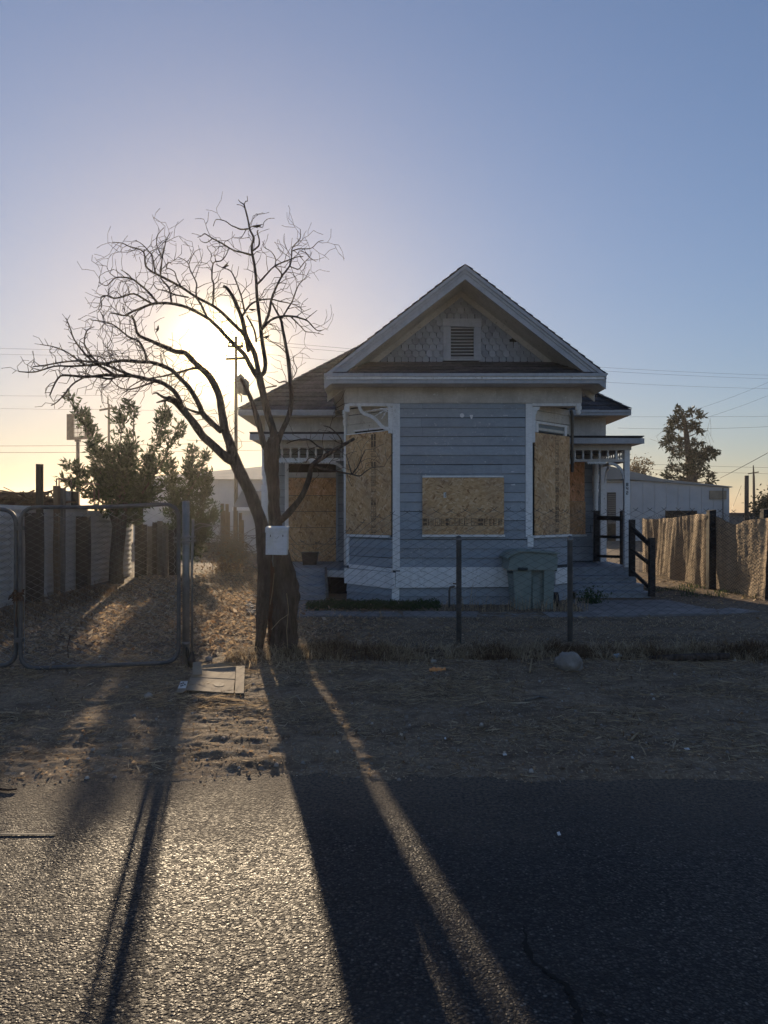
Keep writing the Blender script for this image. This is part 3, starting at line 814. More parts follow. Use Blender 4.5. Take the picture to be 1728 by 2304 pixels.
for sd in (-1, 1):
    e = EX0 if sd < 0 else EX1
    nrm = Vector((-sa if sd < 0 else sa, 0, ca))
    dn = Vector((ca if sd < 0 else -ca, 0, sa))
    # deck
    a = Vector((e, YG0 + .02, ZEV)); r_ = Vector((GXC, YG0 + .02, ZR))
    MB().prismv([a, r_, r_ - Vector((0, 0, .09)), a - nrm * .0 - Vector((0, 0, .09))], (0, YGB - YG0, 0)).build('roof_deck', M['cream'], groof)
    roof_plane('shingles', groof, (e, YG0 - .02, ZEV + .003), (0, 1, 0), dn, -.02, SL, lambda d: (0.0, YGB - YG0), 19)
    # rake boards: crown and fascia
    def rake(y0, y1, d0, d1, ext=0.0):
        lo = Vector((e, 0, ZEV)) - dn * ext; hi = Vector((GXC, 0, ZR)); vd = Vector((0, 0, -1))
        k = 1 / ca
        return MB().prismv([Vector((p.x, y0, p.z)) for p in (lo + vd * d0 * k, hi + vd * d0 * k, hi + vd * d1 * k, lo + vd * d1 * k)], (0, y1 - y0, 0))
    rake(YG0 - .035, YG0 + .02, .012, .062).build('rake_crown', M['grey_trim'], groof)
    rake(YG0 - .015, YG0 + .02, .064, .105).build('rake_crown', M['grey_trim'], groof)
    rake(YG0 - .004, YG0 + .03, .107, .185).build('rake_fascia', M['grey_trim'], groof)
    rake(YG0 + .032, YGW, .165, .178).build('rake_soffit', M['cream'], groof)
    rake(YGW - .03, YGW + .03, .18, .265).build('rake_frieze', M['cream'], groof)
# gable wall with fish-scale shingles
gw = part('gable_wall')
ZP = PZ(815, YGW)
mb = MB(); mb.prism([(EX0 + .2, 3.8), (EX1 - .2, 3.8), (GXC, ZR - .15)], YGW + .02, YGW + .1); mb.build('backing', M['wall_back'], gw)
sw, sh = .118, .104
def scale_mesh():
    m = MB(); w = sw * .46
    pr = [(-w, sh * 1.5), (-w, sh * .45), (-w * .75, sh * .13), (-w * .32, 0), (w * .32, 0), (w * .75, sh * .13), (w, sh * .45), (w, sh * 1.5)]
    m.add([(x, -.034 + .026 * z / (sh * 1.5), z) for x, z in pr] + [(x, 0, z) for x, z in pr],
          [tuple(range(8))] + [((i + 1) % 8, i, 8 + i, 8 + (i + 1) % 8) for i in range(8)])
    me = bpy.data.meshes.new('fish_scale'); me.from_pydata(m.v, [], m.f); me.update(); me.materials.append(M['scale_shingle'])
    return me
sme = scale_mesh()
vx0, vx1, vz0, vz1 = PX(997, YGW), PX(1082, YGW), PZ(812, YGW), PZ(718, YGW)
base_z = ZP - .02
row = 0
while base_z + row * sh < 5.25:
    z = base_z + row * sh
    off = (row % 2) * sw / 2
    for k in range(-16, 17):
        x = GXC + k * sw + off
        lim = (ZR - .235 - z) / sl
        if abs(x - GXC) > lim + .02 or lim < 0: continue
        if vx0 + .05 < x < vx1 - .05 and z > vz0 - .05 and z + sh * .6 < vz1: continue
        if abs(x - PX(1153, YGW)) < .055 and abs(z + .06 - PZ(765, YGW)) < .055: continue     # a lost shingle
        o = bpy.data.objects.new('fish_scale_shingle', sme); COL.objects.link(o); o.parent = gw
        o.location = Vector((x + random.uniform(-.003, .003), YGW + .018, z + random.uniform(-.004, .004))) - OFF[H.name]
        o.rotation_euler = (random.uniform(-.02, .02), random.uniform(-.025, .025), 0)
    row += 1
MB().box(PX(1145, YGW), PX(1162, YGW), YGW + .012, YGW + .019, PZ(774, YGW), PZ(758, YGW)).build('hole', M['dark'], gw)
vent = part('gable_vent')
lx0, lx1, lz0, lz1 = PX(1014, YGW), PX(1066, YGW), PZ(807, YGW), PZ(735, YGW)
yv = YGW - .035
MB().box(vx0, lx0, yv, YGW + .03, vz0, vz1 - .13).build('vent_frame', M['grey_trim'], vent)
MB().box(lx1, vx1, yv, YGW + .03, vz0, vz1 - .13).build('vent_frame', M['grey_trim'], vent)
MB().hexa([(vx0 - .01, yv - .008, vz1 - .125), (vx1 + .005, yv - .008, vz1 - .145), (vx1 + .005, YGW + .03, vz1 - .145), (vx0 - .01, YGW + .03, vz1 - .125), (vx0 - .01, yv - .008, vz1), (vx1 + .005, yv - .008, vz1), (vx1 + .005, YGW + .03, vz1), (vx0 - .01, YGW + .03, vz1)]).build('vent_frame', M['grey_trim'], vent)
MB().box(lx0 - .002, lx1 + .002, yv + .004, YGW + .03, vz0, lz0).build('vent_frame', M['grey_trim'], vent)
MB().box(lx0, lx1, YGW + .03, YGW + .06, lz0, lz1 + .02).build('vent_back', M['dark'], vent)
for k in range(10):
    z = lz0 + (lz1 - lz0) * (k + .2) / 10
    MB().hexa([(lx0 + .002, yv + .01, z), (lx1 - .002, yv + .01, z), (lx1 - .002, yv + .045, z + .018), (lx0 + .002, yv + .045, z + .018),
               (lx0 + .002, yv + .01, z + .012), (lx1 - .002, yv + .01, z + .012), (lx1 - .002, yv + .045, z + .028), (lx0 + .002, yv + .045, z + .028)]).build('louvre', M['grey_trim'], vent)
# pent roof, eaves, soffits
pent = part('pent_roof')
roof_plane('shingles', pent, (EX0 + .05, YG0 - .015, ZEV + .02), (1, 0, 0), (0, YGW - YG0, ZP - ZEV - .02), 0, math.hypot(YGW - YG0, ZP - ZEV - .02), lambda d: (0.02 + d * .5, EX1 - EX0 - .12 - d * .5), 4, .016)
ev = part('eaves')
MB().box(EX0, EX1, YG0 - .05, YG0 + .0, ZEV - .035, ZEV + .012).build('gutter_crown', M['grey_trim'], ev)
MB().box(EX0 + .03, EX1 - .03, YG0 - .028, YG0 + .02, ZEV - .082, ZEV - .037).build('gutter_crown', M['trim'], ev)
MB().box(EX0 + .05, EX1 - .05, YG0 - .01, YG0 + .03, ZE + .0, ZEV - .084).build('fascia', M['grey_trim'], ev)
MB().box(EX0 + .05, EX1 - .05, YG0 + .031, YF - .032, ZE + .001, ZE + .02).build('soffit', M['frieze'], ev)
MB().box(EX0 + .05, XL - .012, YF - .03, 15.9, ZE + .001, ZE + .02).build('soffit', M['cream'], ev)
MB().box(XR + .012, EX1 - .05, YF - .03, 15.9, ZE + .001, ZE + .02).build('soffit', M['cream'], ev)
MB().box(EX0 + .0, EX0 + .048, YG0 + .002, 15.9, ZE + .01, ZEV - .01).build('fascia', M['grey_trim'], ev)
MB().box(EX1 - .048, EX1, YG0 + .002, 15.9, ZE + .01, ZEV - .01).build('fascia', M['grey_trim'], ev)

# ---- main block behind
YM, YBK = 16.0, 19.9
ML, MR = -2.51, 4.68
HE = 3.70
main = part('main_block')
MB().box(ML, XL - .002, YM, YBK, 0, 3.62).build('wall', M['wall_back'], main)
MB().box(XR + .002, MR, YM, YBK, 0, 3.62).build('wall', M['wall_back'], main)
MB().box(XL, XR, 16.002, YBK, 0, 3.62).build('wall', M['wall_back'], main)
lw_ = part('left_wall'); rw_ = part('right_wall')
ZPF = 0.55
dx0, dx1, dz1 = PX(650, YM), PX(756, YM), PZ(1075, YM)
siding(lw_, (ML, YM), (XL, YM), ZPF + .02, 2.92, .15, M['siding'], .2, [(dx0 - ML - .08, dx1 - ML + .05, 0, 2.66)])
siding(rw_, (XR, YM), (MR, YM), ZPF + .02, 2.92, .15, M['siding'], .2)
MB().box(ML - .01, XL - .003, YM - .03, YM, 2.93, 3.60).build('frieze_board', M['frieze'], lw_)
MB().box(XR + .003, MR + .01, YM - .03, YM, 2.93, 3.60).build('frieze_board', M['frieze'], rw_)
MB().box(MR - .1, MR + .02, YM - .04, YM, .5, 2.925).build('corner_board', M['trim'], rw_)
MB().box(ML - .02, ML + .1, YM - .04, YM, .5, 2.925).build('corner_board', M['trim'], lw_)
# hip roof
hr = part('hip_roof')
HX0, HX1, HY0, HY1 = -2.97, 5.06, 15.58, 20.15
half = (HX1 - HX0) / 2; ps = .756; hz = HE + half * ps
mb = MB()
hyB = HY1
A, B, C_, D = (HX0, HY0, HE), (HX1, HY0, HE), (HX1, hyB, HE), (HX0, hyB, HE)
r0, r1 = ((HX0 + HX1) / 2, HY0 + half, hz), ((HX0 + HX1) / 2, hyB - .02, hz)
mb.add([A, B, C_, D, r0, r1], [(0, 1, 4), (1, 2, 5, 4), (2, 3, 5), (3, 0, 4, 5), (3, 2, 1, 0)])
mb.build('roof_deck', M['cream'], hr)
roof_plane('shingles', hr, (HX0, HY0 - .02, HE + .004), (1, 0, 0), (0, 1, ps), -.02, half * math.hypot(1, ps), lambda d: (max(d, 0) / math.hypot(1, ps), 2 * half - max(d, 0) / math.hypot(1, ps)), 27, .024)
roof_plane('shingles', hr, (HX0 - .02, HY0, HE + .004), (0, 1, 0), (1, 0, ps), -.02, half * math.hypot(1, ps), lambda d: (max(d, 0) / math.hypot(1, ps), hyB - HY0), 27, .024)
roof_plane('shingles', hr, (HX1 + .02, HY0, HE + .004), (0, 1, 0), (-1, 0, ps), -.02, half * math.hypot(1, ps), lambda d: (max(d, 0) / math.hypot(1, ps), hyB - HY0), 27, .024)
# hip caps
for sx, xx in ((1, HX0), (-1, HX1)):
    mb = MB()
    for k in range(26):
        a = Vector((xx + sx * k * .15, HY0 + k * .15, HE + .035 + k * .15 * ps)); b = a + Vector((sx * .17, .17, .17 * ps))
        mb.bar(a + Vector((0, 0, .012)), b, .2, .02)
    mb.build('hip_cap', M['shingle'], hr)
mb = MB()
for (x0, x1) in ((HX0, XL - .36), (EX1 + .004, HX1)):
    mb = MB().box(x0 - .02, x1, HY0 - .045, HY0 - .002, HE - .05, HE + .005); mb.build('fascia', M['grey_trim'], hr)
    mb = MB().box(x0 + .01, x1, HY0 - .028, HY0 - .002, HE - .11, HE - .052); mb.build('fascia', M['grey_trim'], hr)
for (xx, s_) in ((HX0, -1), (HX1, 1)):
    MB().box(min(xx, xx + s_ * .04), max(xx, xx + s_ * .04), HY0, hyB, HE - .1, HE).build('fascia', M['grey_trim'], hr)
MB().box(HX0, HX1, HY0 + .001, hyB, HE - .112, HE - .1).build('soffit', M['cream'], hr)

# ---- front door, boarded
dr = part('boarded_door')
yd = YM - .03
MB().box(dx0 - .08, dx0 - .003, yd - .02, YM, ZPF, dz1 + .33).build('door_jamb', M['trim'], dr)
MB().box(dx1 + .003, dx1 + .05, yd - .02, YM, ZPF, dz1 + .33).build('door_jamb', M['siding'], dr)
MB().box(dx0 - .002, dx1 + .002, yd - .02, YM, dz1 + .004, dz1 + .11).build('door_head', M['frieze'], dr)
MB().box(dx0 - .002, dx1 + .002, yd, YM, dz1 + .112, dz1 + .29).build('transom_pane', M['dark'], dr)
MB().box(dx0 - .002, dx1 + .002, yd - .02, YM, dz1 + .292, dz1 + .36).build('door_head', M['frieze'], dr)
zz = [ZPF + .002, ZPF + .37, ZPF + .72, ZPF + 1.06, ZPF + 1.40, dz1]
for k in range(5):
    MB().box(dx0, dx1, yd - .014 + random.uniform(-.003, .003), YM - .005, zz[k] + .004, zz[k + 1] - .004).build('strand_board', M['osb_door'] if k == 4 else M['osb_v'], dr)

# ---- right wall boarded window
rb = part('boarded_window')
MB().box(3.42, PX(1316, YM), YM - .05, YM - .026, PZ(1202, YM), PZ(1128, YM) - .004).build('strand_board', M['osb_door'], rb)
MB().box(3.42, PX(1314, YM), YM - .052, YM - .026, PZ(1128, YM), PZ(1038, YM)).build('strand_board', M['osb_red'], rb)
MB().box(3.40, PX(1319, YM), YM - .06, YM - .02, PZ(1207, YM), PZ(1202.5, YM)).build('window_sill', M['trim'], rb)

# ---- porches
def spindle_prof(z0, z1, r=.018):
    h = z1 - z0
    return [(z0, r * 1.2), (z0 + h * .12, r * 1.2), (z0 + h * .16, r * .7), (z0 + h * .35, r * 1.15), (z0 + h * .5, r * 1.3), (z0 + h * .66, r * .95), (z0 + h * .84, r * .65), (z0 + h * .88, r * 1.2), (z1, r * 1.2)]
def scallop(mb, a, b, depth, t, nsc):
    "row of little teeth hanging from the line a-b"
    a, b = Vector(a), Vector(b); d = (b - a)
    sd = d.normalized().cross(Vector((0, 0, 1)))
    for k in range(nsc):
        p, q = a + d * (k / nsc), a + d * ((k + 1) / nsc); m = (p + q) / 2 - Vector((0, 0, depth))
        mb.prismv([p, q, q - Vector((0, 0, depth * .4)), m, p - Vector((0, 0, depth * .4))], sd * t)

# left porch
lp = part('left_porch')
LY0 = 14.1
for k in range(9):
    x0 = -2.30 + k * .1835
    MB().box(x0 + .003, x0 + .18, LY0 + random.uniform(-.02, .01), YM - .002, ZPF - .035, ZPF + random.uniform(-.003, .002)).build('floor_board', M['porch_blue'], lp)
MB().box(-2.28, -1.72, LY0 + .03, YM - .01, .0, ZPF - .04).build('porch_base', M['dark'], lp)  # both near-black blocks put the shade of the open underside into colour
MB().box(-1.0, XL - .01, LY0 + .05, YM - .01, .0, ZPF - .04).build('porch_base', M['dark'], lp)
MB().hexa([(-1.13, LY0 - .02, ZPF - .155), (XL - .03, LY0 - .02, ZPF - .175), (XL - .03, LY0 + .02, ZPF - .175), (-1.13, LY0 + .02, ZPF - .155), (-1.19, LY0 - .02, ZPF - .04), (XL - .03, LY0 - .02, ZPF - .04), (XL - .03, LY0 + .02, ZPF - .04), (-1.19, LY0 + .02, ZPF - .04)]).build('skirt_board', M['trim'], lp)
for k in range(4):
    y1 = LY0 - .01 - k * .32
    z1 = ZPF - .02 - k * .122
    MB().box(-1.72 + .0, -1.10 + k * .03, y1 - .355, y1 + .004, z1 - .150, z1 - .118).build('step_tread', M['porch_blue'], lp)
    MB().box(-1.72, -1.10 + k * .03, y1 - .012, y1 + .012, z1 - .116, z1).build('step_riser', M['porch_blue'], lp)
MB().bar((-1.09, LY0 + .02, ZPF - .03), (-.98, LY0 - 1.05, .16), .04, .10).build('stringer', M['grey_wood'], lp)
LR0, LR1 = 13.80, 2.915
MB().hexa([(-2.45, LR0, 3.025), (XL - .04, LR0, 3.025), (XL - .04, YM - .04, 3.17), (-2.45, YM - .04, 3.17), (-2.45, LR0, 3.045), (XL - .04, LR0, 3.045), (XL - .04, YM - .04, 3.19), (-2.45, YM - .04, 3.19)]).build('roof_deck', M['shingle'], lp)
roof_plane('shingles', lp, (-2.46, LR0 - .03, 3.046), (1, 0, 0), (0, 1, .066), 0, 2.2, lambda d: (0, 1.76), 9, .016)
MB().box(-2.45, XL - .05, LR0 - .03, LR0 + .02, 2.915, 3.022).build('fascia', M['grey_trim'], lp)
MB().box(-2.45, -2.40, LR0 + .022, YM - .04, 2.93, 3.02).build('fascia', M['grey_trim'], lp)
MB().box(-2.40, XL - .05, LR0 + .022, YM - .04, 2.93, 2.945).build('porch_ceiling', M['cream'], lp)
MB().box(-2.29, XL - .05, LY0 - .04, LY0 + .05, 2.80, 2.928).build('porch_beam', M['frieze'], lp)
MB().box(-2.29, -2.2, LY0 + .052, YM - .05, 2.80, 2.928).build('porch_beam', M['frieze'], lp)
MB().box(-2.16, XL - .05, LY0 - .025, LY0 + .03, 2.555, 2.605).build('spindle_rail', M['trim'], lp)
x = -2.06
while x < XL - .12:
    MB().lathe(x, LY0, spindle_prof(2.606, 2.799), 8).build('spindle', M['trim'], lp, True); x += .158
mb = MB(); scallop(mb, (-2.13, LY0 - .01, 2.553), (-1.50, LY0 - .01, 2.553), .05, .025, 11); mb.build('scallop', M['trim'], lp)
mb = MB(); scallop(mb, (-1.40, LY0 - .01, 2.553), (-.90, LY0 - .01, 2.553), .05, .025, 9); mb.build('scallop', M['trim'], lp)
def quarter(x0, z0, r, sgn, y, w=.05, t=.03, n=8, th0=90, th1=0):
    mb = MB()
    pts = []
    for k in range(n + 1):
        a = R(th0 + (th1 - th0) * k / n)
        pts.append(Vector((x0 + sgn * r * math.cos(a), y, z0 + r * math.sin(a))))
    for a, b in zip(pts[:-1], pts[1:]): mb.bar(a, b + (b - a) * .15, t, w, (0, 0, 1))
    return mb
quarter(-1.0, 2.22, .30, 1, LY0).build('bracket', M['trim'], lp)
MB().lathe(-2.22, LY0, [(ZPF, .06), (.72, .06), (.76, .035), (1.0, .05), (1.1, .055), (1.14, .04), (1.18, .062), (1.22, .045), (1.6, .052), (2.15, .045), (2.2, .06), (2.24, .04), (2.3, .06), (2.8, .06)], 12).build('turned_post', M['trim'], lp, True)
MB().bar((-2.215, LY0 - .075, 1.0), (-2.22, LY0 - .07, 2.1), .11, .03, (0, 1, 0)).build('post_cladding', M['trim'], lp)

# right porch
rp = part('right_porch')
RY0 = 14.4
PXR = 4.62
for k in range(8):
    x0 = XR + .06 + k * .18
    MB().box(x0 + .003, x0 + .177, RY0 - .03 + random.uniform(-.01, .01), YM - .002, ZPF - .035, ZPF + random.uniform(-.003, .002)).build('floor_board', M['porch_blue'], rp)
MB().box(XR + .06, PXR + .07, RY0 + .03, YM - .01, .0, ZPF - .04).build('porch_base', M['porch_blue'], rp)
for k in range(4):
    y1 = RY0 - .02 - k * .30
    z1 = ZPF - .037 - k * .115
    h1 = .05 + k * .03
    if k < 3: MB().box(3.42, PXR + h1 + .03, y1 - .335, y1 + .016, z1 - .140, z1 - .114).build('step_tread', M['porch_blue'], rp)
    MB().box(3.42, PXR + h1, y1 - .010, y1 + .012, z1 - .112, z1).build('step_riser', M['porch_blue'], rp)
RR0 = 14.1
MB().hexa([(XR + .06, RR0, 2.985), (4.83, RR0, 2.985), (4.83, YM - .04, 3.08), (XR + .06, YM - .04, 3.08), (XR + .06, RR0, 3.0), (4.83, RR0, 3.0), (4.83, YM - .04, 3.10), (XR + .06, YM - .04, 3.10)]).build('roof_deck', M['shingle'], rp)
roof_plane('shingles', rp, (XR + .05, RR0 - .04, 3.002), (1, 0, 0), (0, 1, .055), 0, 1.9, lambda d: (0, 1.54), 8, .02, wob=.012)
MB().hexa([(XR + .02, RR0 - .03, 2.875), (4.85, RR0 - .03, 2.875), (4.85, RR0 + .02, 2.875), (XR + .02, RR0 + .02, 2.875), (XR + .02, RR0 - .03, 2.985), (4.85, RR0 - .03, 2.975), (4.85, RR0 + .02, 2.975), (XR + .02, RR0 + .02, 2.985)]).build('fascia', M['grey_trim'], rp)
MB().box(4.80, 4.85, RR0 + .022, YM - .04, 2.88, 2.975).build('fascia', M['grey_trim'], rp)
MB().box(XR + .04, 4.795, RR0 + .022, YM - .04, 2.885, 2.90).build('porch_ceiling', M['cream'], rp)
MB().box(XR + .05, PXR + .08, RY0 - .05, RY0 + .05, 2.775, 2.883).build('porch_beam', M['frieze'], rp)
MB().box(PXR - .02, PXR + .07, RY0 + .052, YM - .05, 2.775, 2.883).build('porch_beam', M['frieze'], rp)
MB().box(XR + .05, PXR - .052, RY0 - .03, RY0 + .03, 2.555, 2.605).build('spindle_rail', M['frieze'], rp)
MB().box(PXR, PXR + .05, RY0 + .06, YM - .05, 2.555, 2.605).build('spindle_rail', M['frieze'], rp)
x = XR + .22
while x < PXR - .08:
    MB().lathe(x, RY0, spindle_prof(2.606, 2.774, .02), 8).build('spindle', M['trim'], rp, True); x += .158
yy = RY0 + .17
while yy < YM - .1:
    MB().lathe(PXR + .025, yy, spindle_prof(2.606, 2.774, .02), 8).build('spindle', M['trim'], rp, True); yy += .158
mb = MB(); scallop(mb, (XR + .08, RY0 - .01, 2.553), (XR + .36, RY0 - .01, 2.553), .05, .025, 7); mb.build('scallop', M['trim'], rp)
mb = MB(); scallop(mb, (PXR - .75, RY0 - .01, 2.553), (PXR - .40, RY0 - .01, 2.553), .05, .025, 8); mb.build('scallop', M['trim'], rp)
quarter(PXR - .34, 2.24, .29, 1, RY0).build('bracket', M['trim'], rp)
mb = MB()
for k in range(8):
    a0, a1 = R(90 - 90 * k / 8), R(90 - 90 * (k + 1) / 8)
    mb.bar((PXR + .02, 15.55 + .3 * math.cos(a0), 2.22 + .3 * math.sin(a0)), (PXR + .02, 15.55 + .3 * math.cos(a1), 2.22 + .3 * math.sin(a1)), .03, .05)
mb.build('bracket', M['trim'], rp)
MB().box(PXR - .05, PXR + .05, RY0 - .05, RY0 + .05, ZPF, 2.774).build('square_post', M['trim'], rp)
MB().lathe(4.44, 15.86, [(ZPF, .06), (1.0, .06), (1.5, .045), (1.95, .05), (2.0, .055), (2.05, .07), (2.1, .055), (2.3, .07), (2.35, .075), (2.4, .055), (2.5, .06), (2.775, .06)], 12).build('turned_post', M['trim'], rp, True)
# the three dark house numbers down the square post
def seven(mb, segs, x, z, w, h, y):
    t = .011
    R_ = {'a': (0, w, h - t, h), 'd': (0, w, 0, t), 'g': (0, w, h / 2 - t / 2, h / 2 + t / 2), 'b': (w - t, w, h / 2, h), 'c': (w - t, w, 0, h / 2), 'e': (0, t, 0, h / 2), 'f': (0, t, h / 2, h)}
    for s_ in segs:
        a0, a1, b0, b1 = R_[s_]; mb.box(x + a0, x + a1, y - .004, y, z + b0, z + b1)
mb = MB()
for k, sg in enumerate(('abcdefg', 'fgbc', 'abged')):
    seven(mb, sg, PXR - .022, PZ(1094 + k * 9.4, RY0), .04, .062, RY0 - .0515)
    
mb.build('house_number', M['black_ink'], rp)
# dark timber rails of the right porch and stairs
rl = part('stair_rail')
def post(u0, u1, v0, v1, Y, d=.09):
    MB().box(PX(u0, Y), PX(u1, Y), Y - d / 2, Y + d / 2, PZ(v1, Y), PZ(v0, Y)).build('rail_post', M['rail_wood'], rl)
post(1336.5, 1348, 1149, 1263, 15.7)
post(1396, 1406.5, 1149, 1270, 14.75)
post(1416, 1428, 1169, 1298, 14.1)
post(1460, 1473, 1210, 1342, 13.35)
for (v, hh) in ((1167, .09), (1209, .055), (1253, .055)):
    a = P(1343, v - 2, 15.7); b = P(1400, v, 14.75)
    MB().bar(a, b, .04, hh).build('rail', M['rail_wood'], rl)
for (va, vb, hh) in ((1187, 1233, .085), (1236, 1275, .06), (1283, 1330, .06)):
    MB().bar(P(1418, va, 14.1) - Vector((0, .06, 0)), P(1468, vb, 13.35) - Vector((0, .05, 0)), .035, hh).build('rail', M['rail_wood'], rl)

# concrete walk
def slab_poly(name, pts, z0, z1, parent=None):
    mb = MB(); mb.prismv([(x, y, z0) for x, y in reversed(pts)], (0, 0, z1 - z0))
    return mb.build(name, M['concrete'], parent)
walk = thing('concrete_walk', 'cracked narrow concrete walk along the foot of the house front', 'walkway', (1.0, 11.2, YARD))
xx = [-1.75, -.75, .28, 1.35, 2.4, 3.05]
for k in range(5):
    d = random.uniform(-.012, .012)
    w0 = 10.96 + random.uniform(-.02, .02)
    pts = [(xx[k] + .006, w0), ((xx[k] + xx[k + 1]) / 2, w0 + random.uniform(-.03, .03)), (xx[k + 1] - .006, w0 + random.uniform(-.02, .02)), (xx[k + 1] - .006 + random.uniform(-.1, .1), 11.52 + random.uniform(-.03, .03)), (xx[k] + .006, 11.50)]
    slab_poly('slab', pts, -.02, YARD + .022 + d, walk)
for pts in ([(3.06, 10.97), (3.7, 11.0), (4.1, 11.8), (3.9, 13.05), (3.2, 13.1), (3.08, 11.7)], [(3.71, 11.0), (4.95, 11.2), (5.15, 11.75), (4.11, 11.79)], [(4.12, 11.81), (5.14, 11.77), (4.9, 13.1), (3.92, 13.04)], [(4.97, 11.2), (5.75, 11.55), (5.5, 12.0), (5.17, 11.76)]):
    slab_poly('slab', pts, -.02, YARD + .03 + random.uniform(-.012, .012), walk)
slab_poly('slab', [(-1.9, 11.6), (-1.2, 11.56), (-1.0, 12.95), (-1.75, 12.95)], -.02, YARD + .02, walk)

# ------------------------------------------------------------------ the bare tree
YT = 8.4
PXM = YT / F_PX                                  # metres per photograph pixel at the tree
tree = thing('bare_tree', 'leafless twisted tree with a forked trunk in front of the house', 'tree', (PX(630, YT), YT, 0.02))
def P3(u, v, dy): return P(u, v, YT + dy)
def smooth_path(pts, k=3):
    "pts: list of (u, v, r, dy); Catmull-Rom"
    out = []
    n = len(pts)
    for i in range(n - 1):
        p0, p1, p2, p3 = pts[max(i - 1, 0)], pts[i], pts[i + 1], pts[min(i + 2, n - 1)]
        for j in range(k):
            t = j / k
            out.append(tuple(0.5 * ((2 * b) + (-a + c) * t + (2 * a - 5 * b + 4 * c - d) * t * t + (-a + 3 * b - 3 * c + d) * t ** 3) for a, b, c, d in zip(p0, p1, p2, p3)))
    out.append(tuple(pts[-1])); return out
LIMBS = []                                       # (pixel path with radius px and depth offset)
def limb(pts, r0, r1, d0, d1, k=3, twig=1.0, name='limb', sides=7):
    n = len(pts)
    full = [(u, v, r0 + (r1 - r0) * (i / (n - 1)), d0 + (d1 - d0) * (i / (n - 1)) ** 0.8) for i, (u, v) in enumerate(pts)]
    sp = smooth_path(full, k)
    mb = MB(); mb.tube([P3(u, v, d) for u, v, r, d in sp], [max(.0028, r * PXM * random.uniform(.92, 1.08)) for u, v, r, d in sp], sides)
    mb.build(name, M['bark'], tree, True)
    LIMBS.append((sp, twig))
def trunk(pts, name, n=14, ridges=5, amp=.12):
    sp = smooth_path(pts, 9); mb = MB()
    m = len(sp)
    ks = np.arange(n) / n * 2 * math.pi
    o_ = random.uniform(0, 40)
    for i, (u, v, r, d) in enumerate(sp):
        c = P3(u, v, d); R_ = r * PXM; zz = c.z
        tw = zz * 1.1
        f = 1 + amp * .55 * np.sin((ks + tw) * ridges) + amp * 1.5 * fbm(np.cos(ks + tw * .3) * 1.6 + o_, np.sin(ks + tw * .3) * 1.6 + zz * 1.3, 3) + amp * .8 * fbm(np.cos(ks) * 5 + o_, np.sin(ks) * 5 + zz * 5, 2)
        for k in range(n):
            mb.v.append((c.x + math.cos(ks[k]) * R_ * f[k], c.y + math.sin(ks[k]) * R_ * f[k], zz))
    for i in range(m - 1):
        for k in range(n):
            mb.f.append((i * n + k, (i + 1) * n + k, (i + 1) * n + (k + 1) % n, i * n + (k + 1) % n))
    mb.f.append(tuple(range(n))); mb.f.append(tuple((m - 1) * n + k for k in reversed(range(n))))
    return mb.build(name, M['bark'], tree, True)
# slender left trunk and the broad hollow right one
trunk([(580, 1478, 10, 0), (585, 1440, 9, 0), (590, 1390, 13, 0), (595, 1330, 16, 0), (596, 1270, 17, 0), (592, 1215, 15, 0), (586, 1172, 14, 0), (574, 1140, 14, 0), (562, 1106, 14, 0), (547, 1076, 14, 0), (531, 1042, 14, 0), (518, 1003, 11, .03)], 'trunk', 22, 4, .14)
trunk([(643, 1492, 35, .05), (641, 1460, 31, .05), (640, 1400, 29, .05), (641, 1345, 28, .05), (634, 1290, 24, .05), (626, 1240, 19, .05), (620, 1195, 15, .05), (618, 1150, 12, .05), (615, 1100, 12, .05), (612, 1055, 13, .05), (613, 1015, 16, .05), (617, 985, 12, .05)], 'trunk', 40, 6, .26)
trunk([(604, 1480, 6, .02), (607, 1430, 5.5, .02), (609, 1370, 6.5, .0), (611, 1310, 7, -.02), (612, 1262, 6, -.03)], 'trunk', 10, 3, .15).data.materials.clear()
bpy.data.objects['trunk.002'].data.materials.append(M['bark_red'])
# limbs traced from the photograph
limb([(524, 1025), (518, 1000), (506, 967), (499, 926), (491, 885), (470, 846), (446, 824), (432, 810), (415, 793), (395, 791), (371, 781), (340, 767), (311, 753), (303, 725), (296, 710)], 11, 2.4, 0, .5, twig=1.5)
limb([(531, 1040), (509, 1029), (475, 998), (456, 981), (436, 952), (412, 923), (391, 902), (378, 897)], 11, 6.5, 0, -.35, twig=.15)
limb([(380, 898), (366, 902), (352, 906)], 4, 1.2, -.35, -.4, twig=0)
limb([(382, 897), (366, 893), (352, 884), (342, 887)], 4, 1.0, -.35, -.45, twig=0)
limb([(409, 915), (400, 893), (388, 877), (364, 861), (340, 855), (300, 846), (268, 845), (235, 844), (195, 848), (160, 845), (136, 846), (122, 866), (112, 890)], 5.5, 1.3, -.3, -1.0, twig=1.8)
limb([(499, 971), (475, 950), (456, 930), (450, 915), (441, 897), (424, 870), (407, 853), (388, 834), (364, 822), (340, 815), (311, 814), (279, 811), (257, 814), (224, 820), (192, 822), (161, 824), (122, 824), (79, 837), (42, 836)], 7, 1.1, 0, -.7, twig=2.0)
limb([(456, 931), (440, 927), (424, 921), (413, 915)], 3.5, 2, 0, -.2, twig=.2)
limb([(446, 828), (430, 830), (410, 836), (392, 840), (370, 846), (345, 850), (318, 856), (290, 872)], 3.4, 1.2, .3, .6, twig=1.6)
limb([(330, 812), (325, 790), (312, 768), (290, 758), (270, 742), (250, 728), (225, 722), (205, 720)], 2.8, 1.0, -.4, -.2, twig=1.8)
limb([(257, 845), (240, 832), (215, 818), (195, 800), (178, 780), (165, 760), (158, 738), (148, 715)], 2.8, .9, -.8, -1.1, twig=2.2)
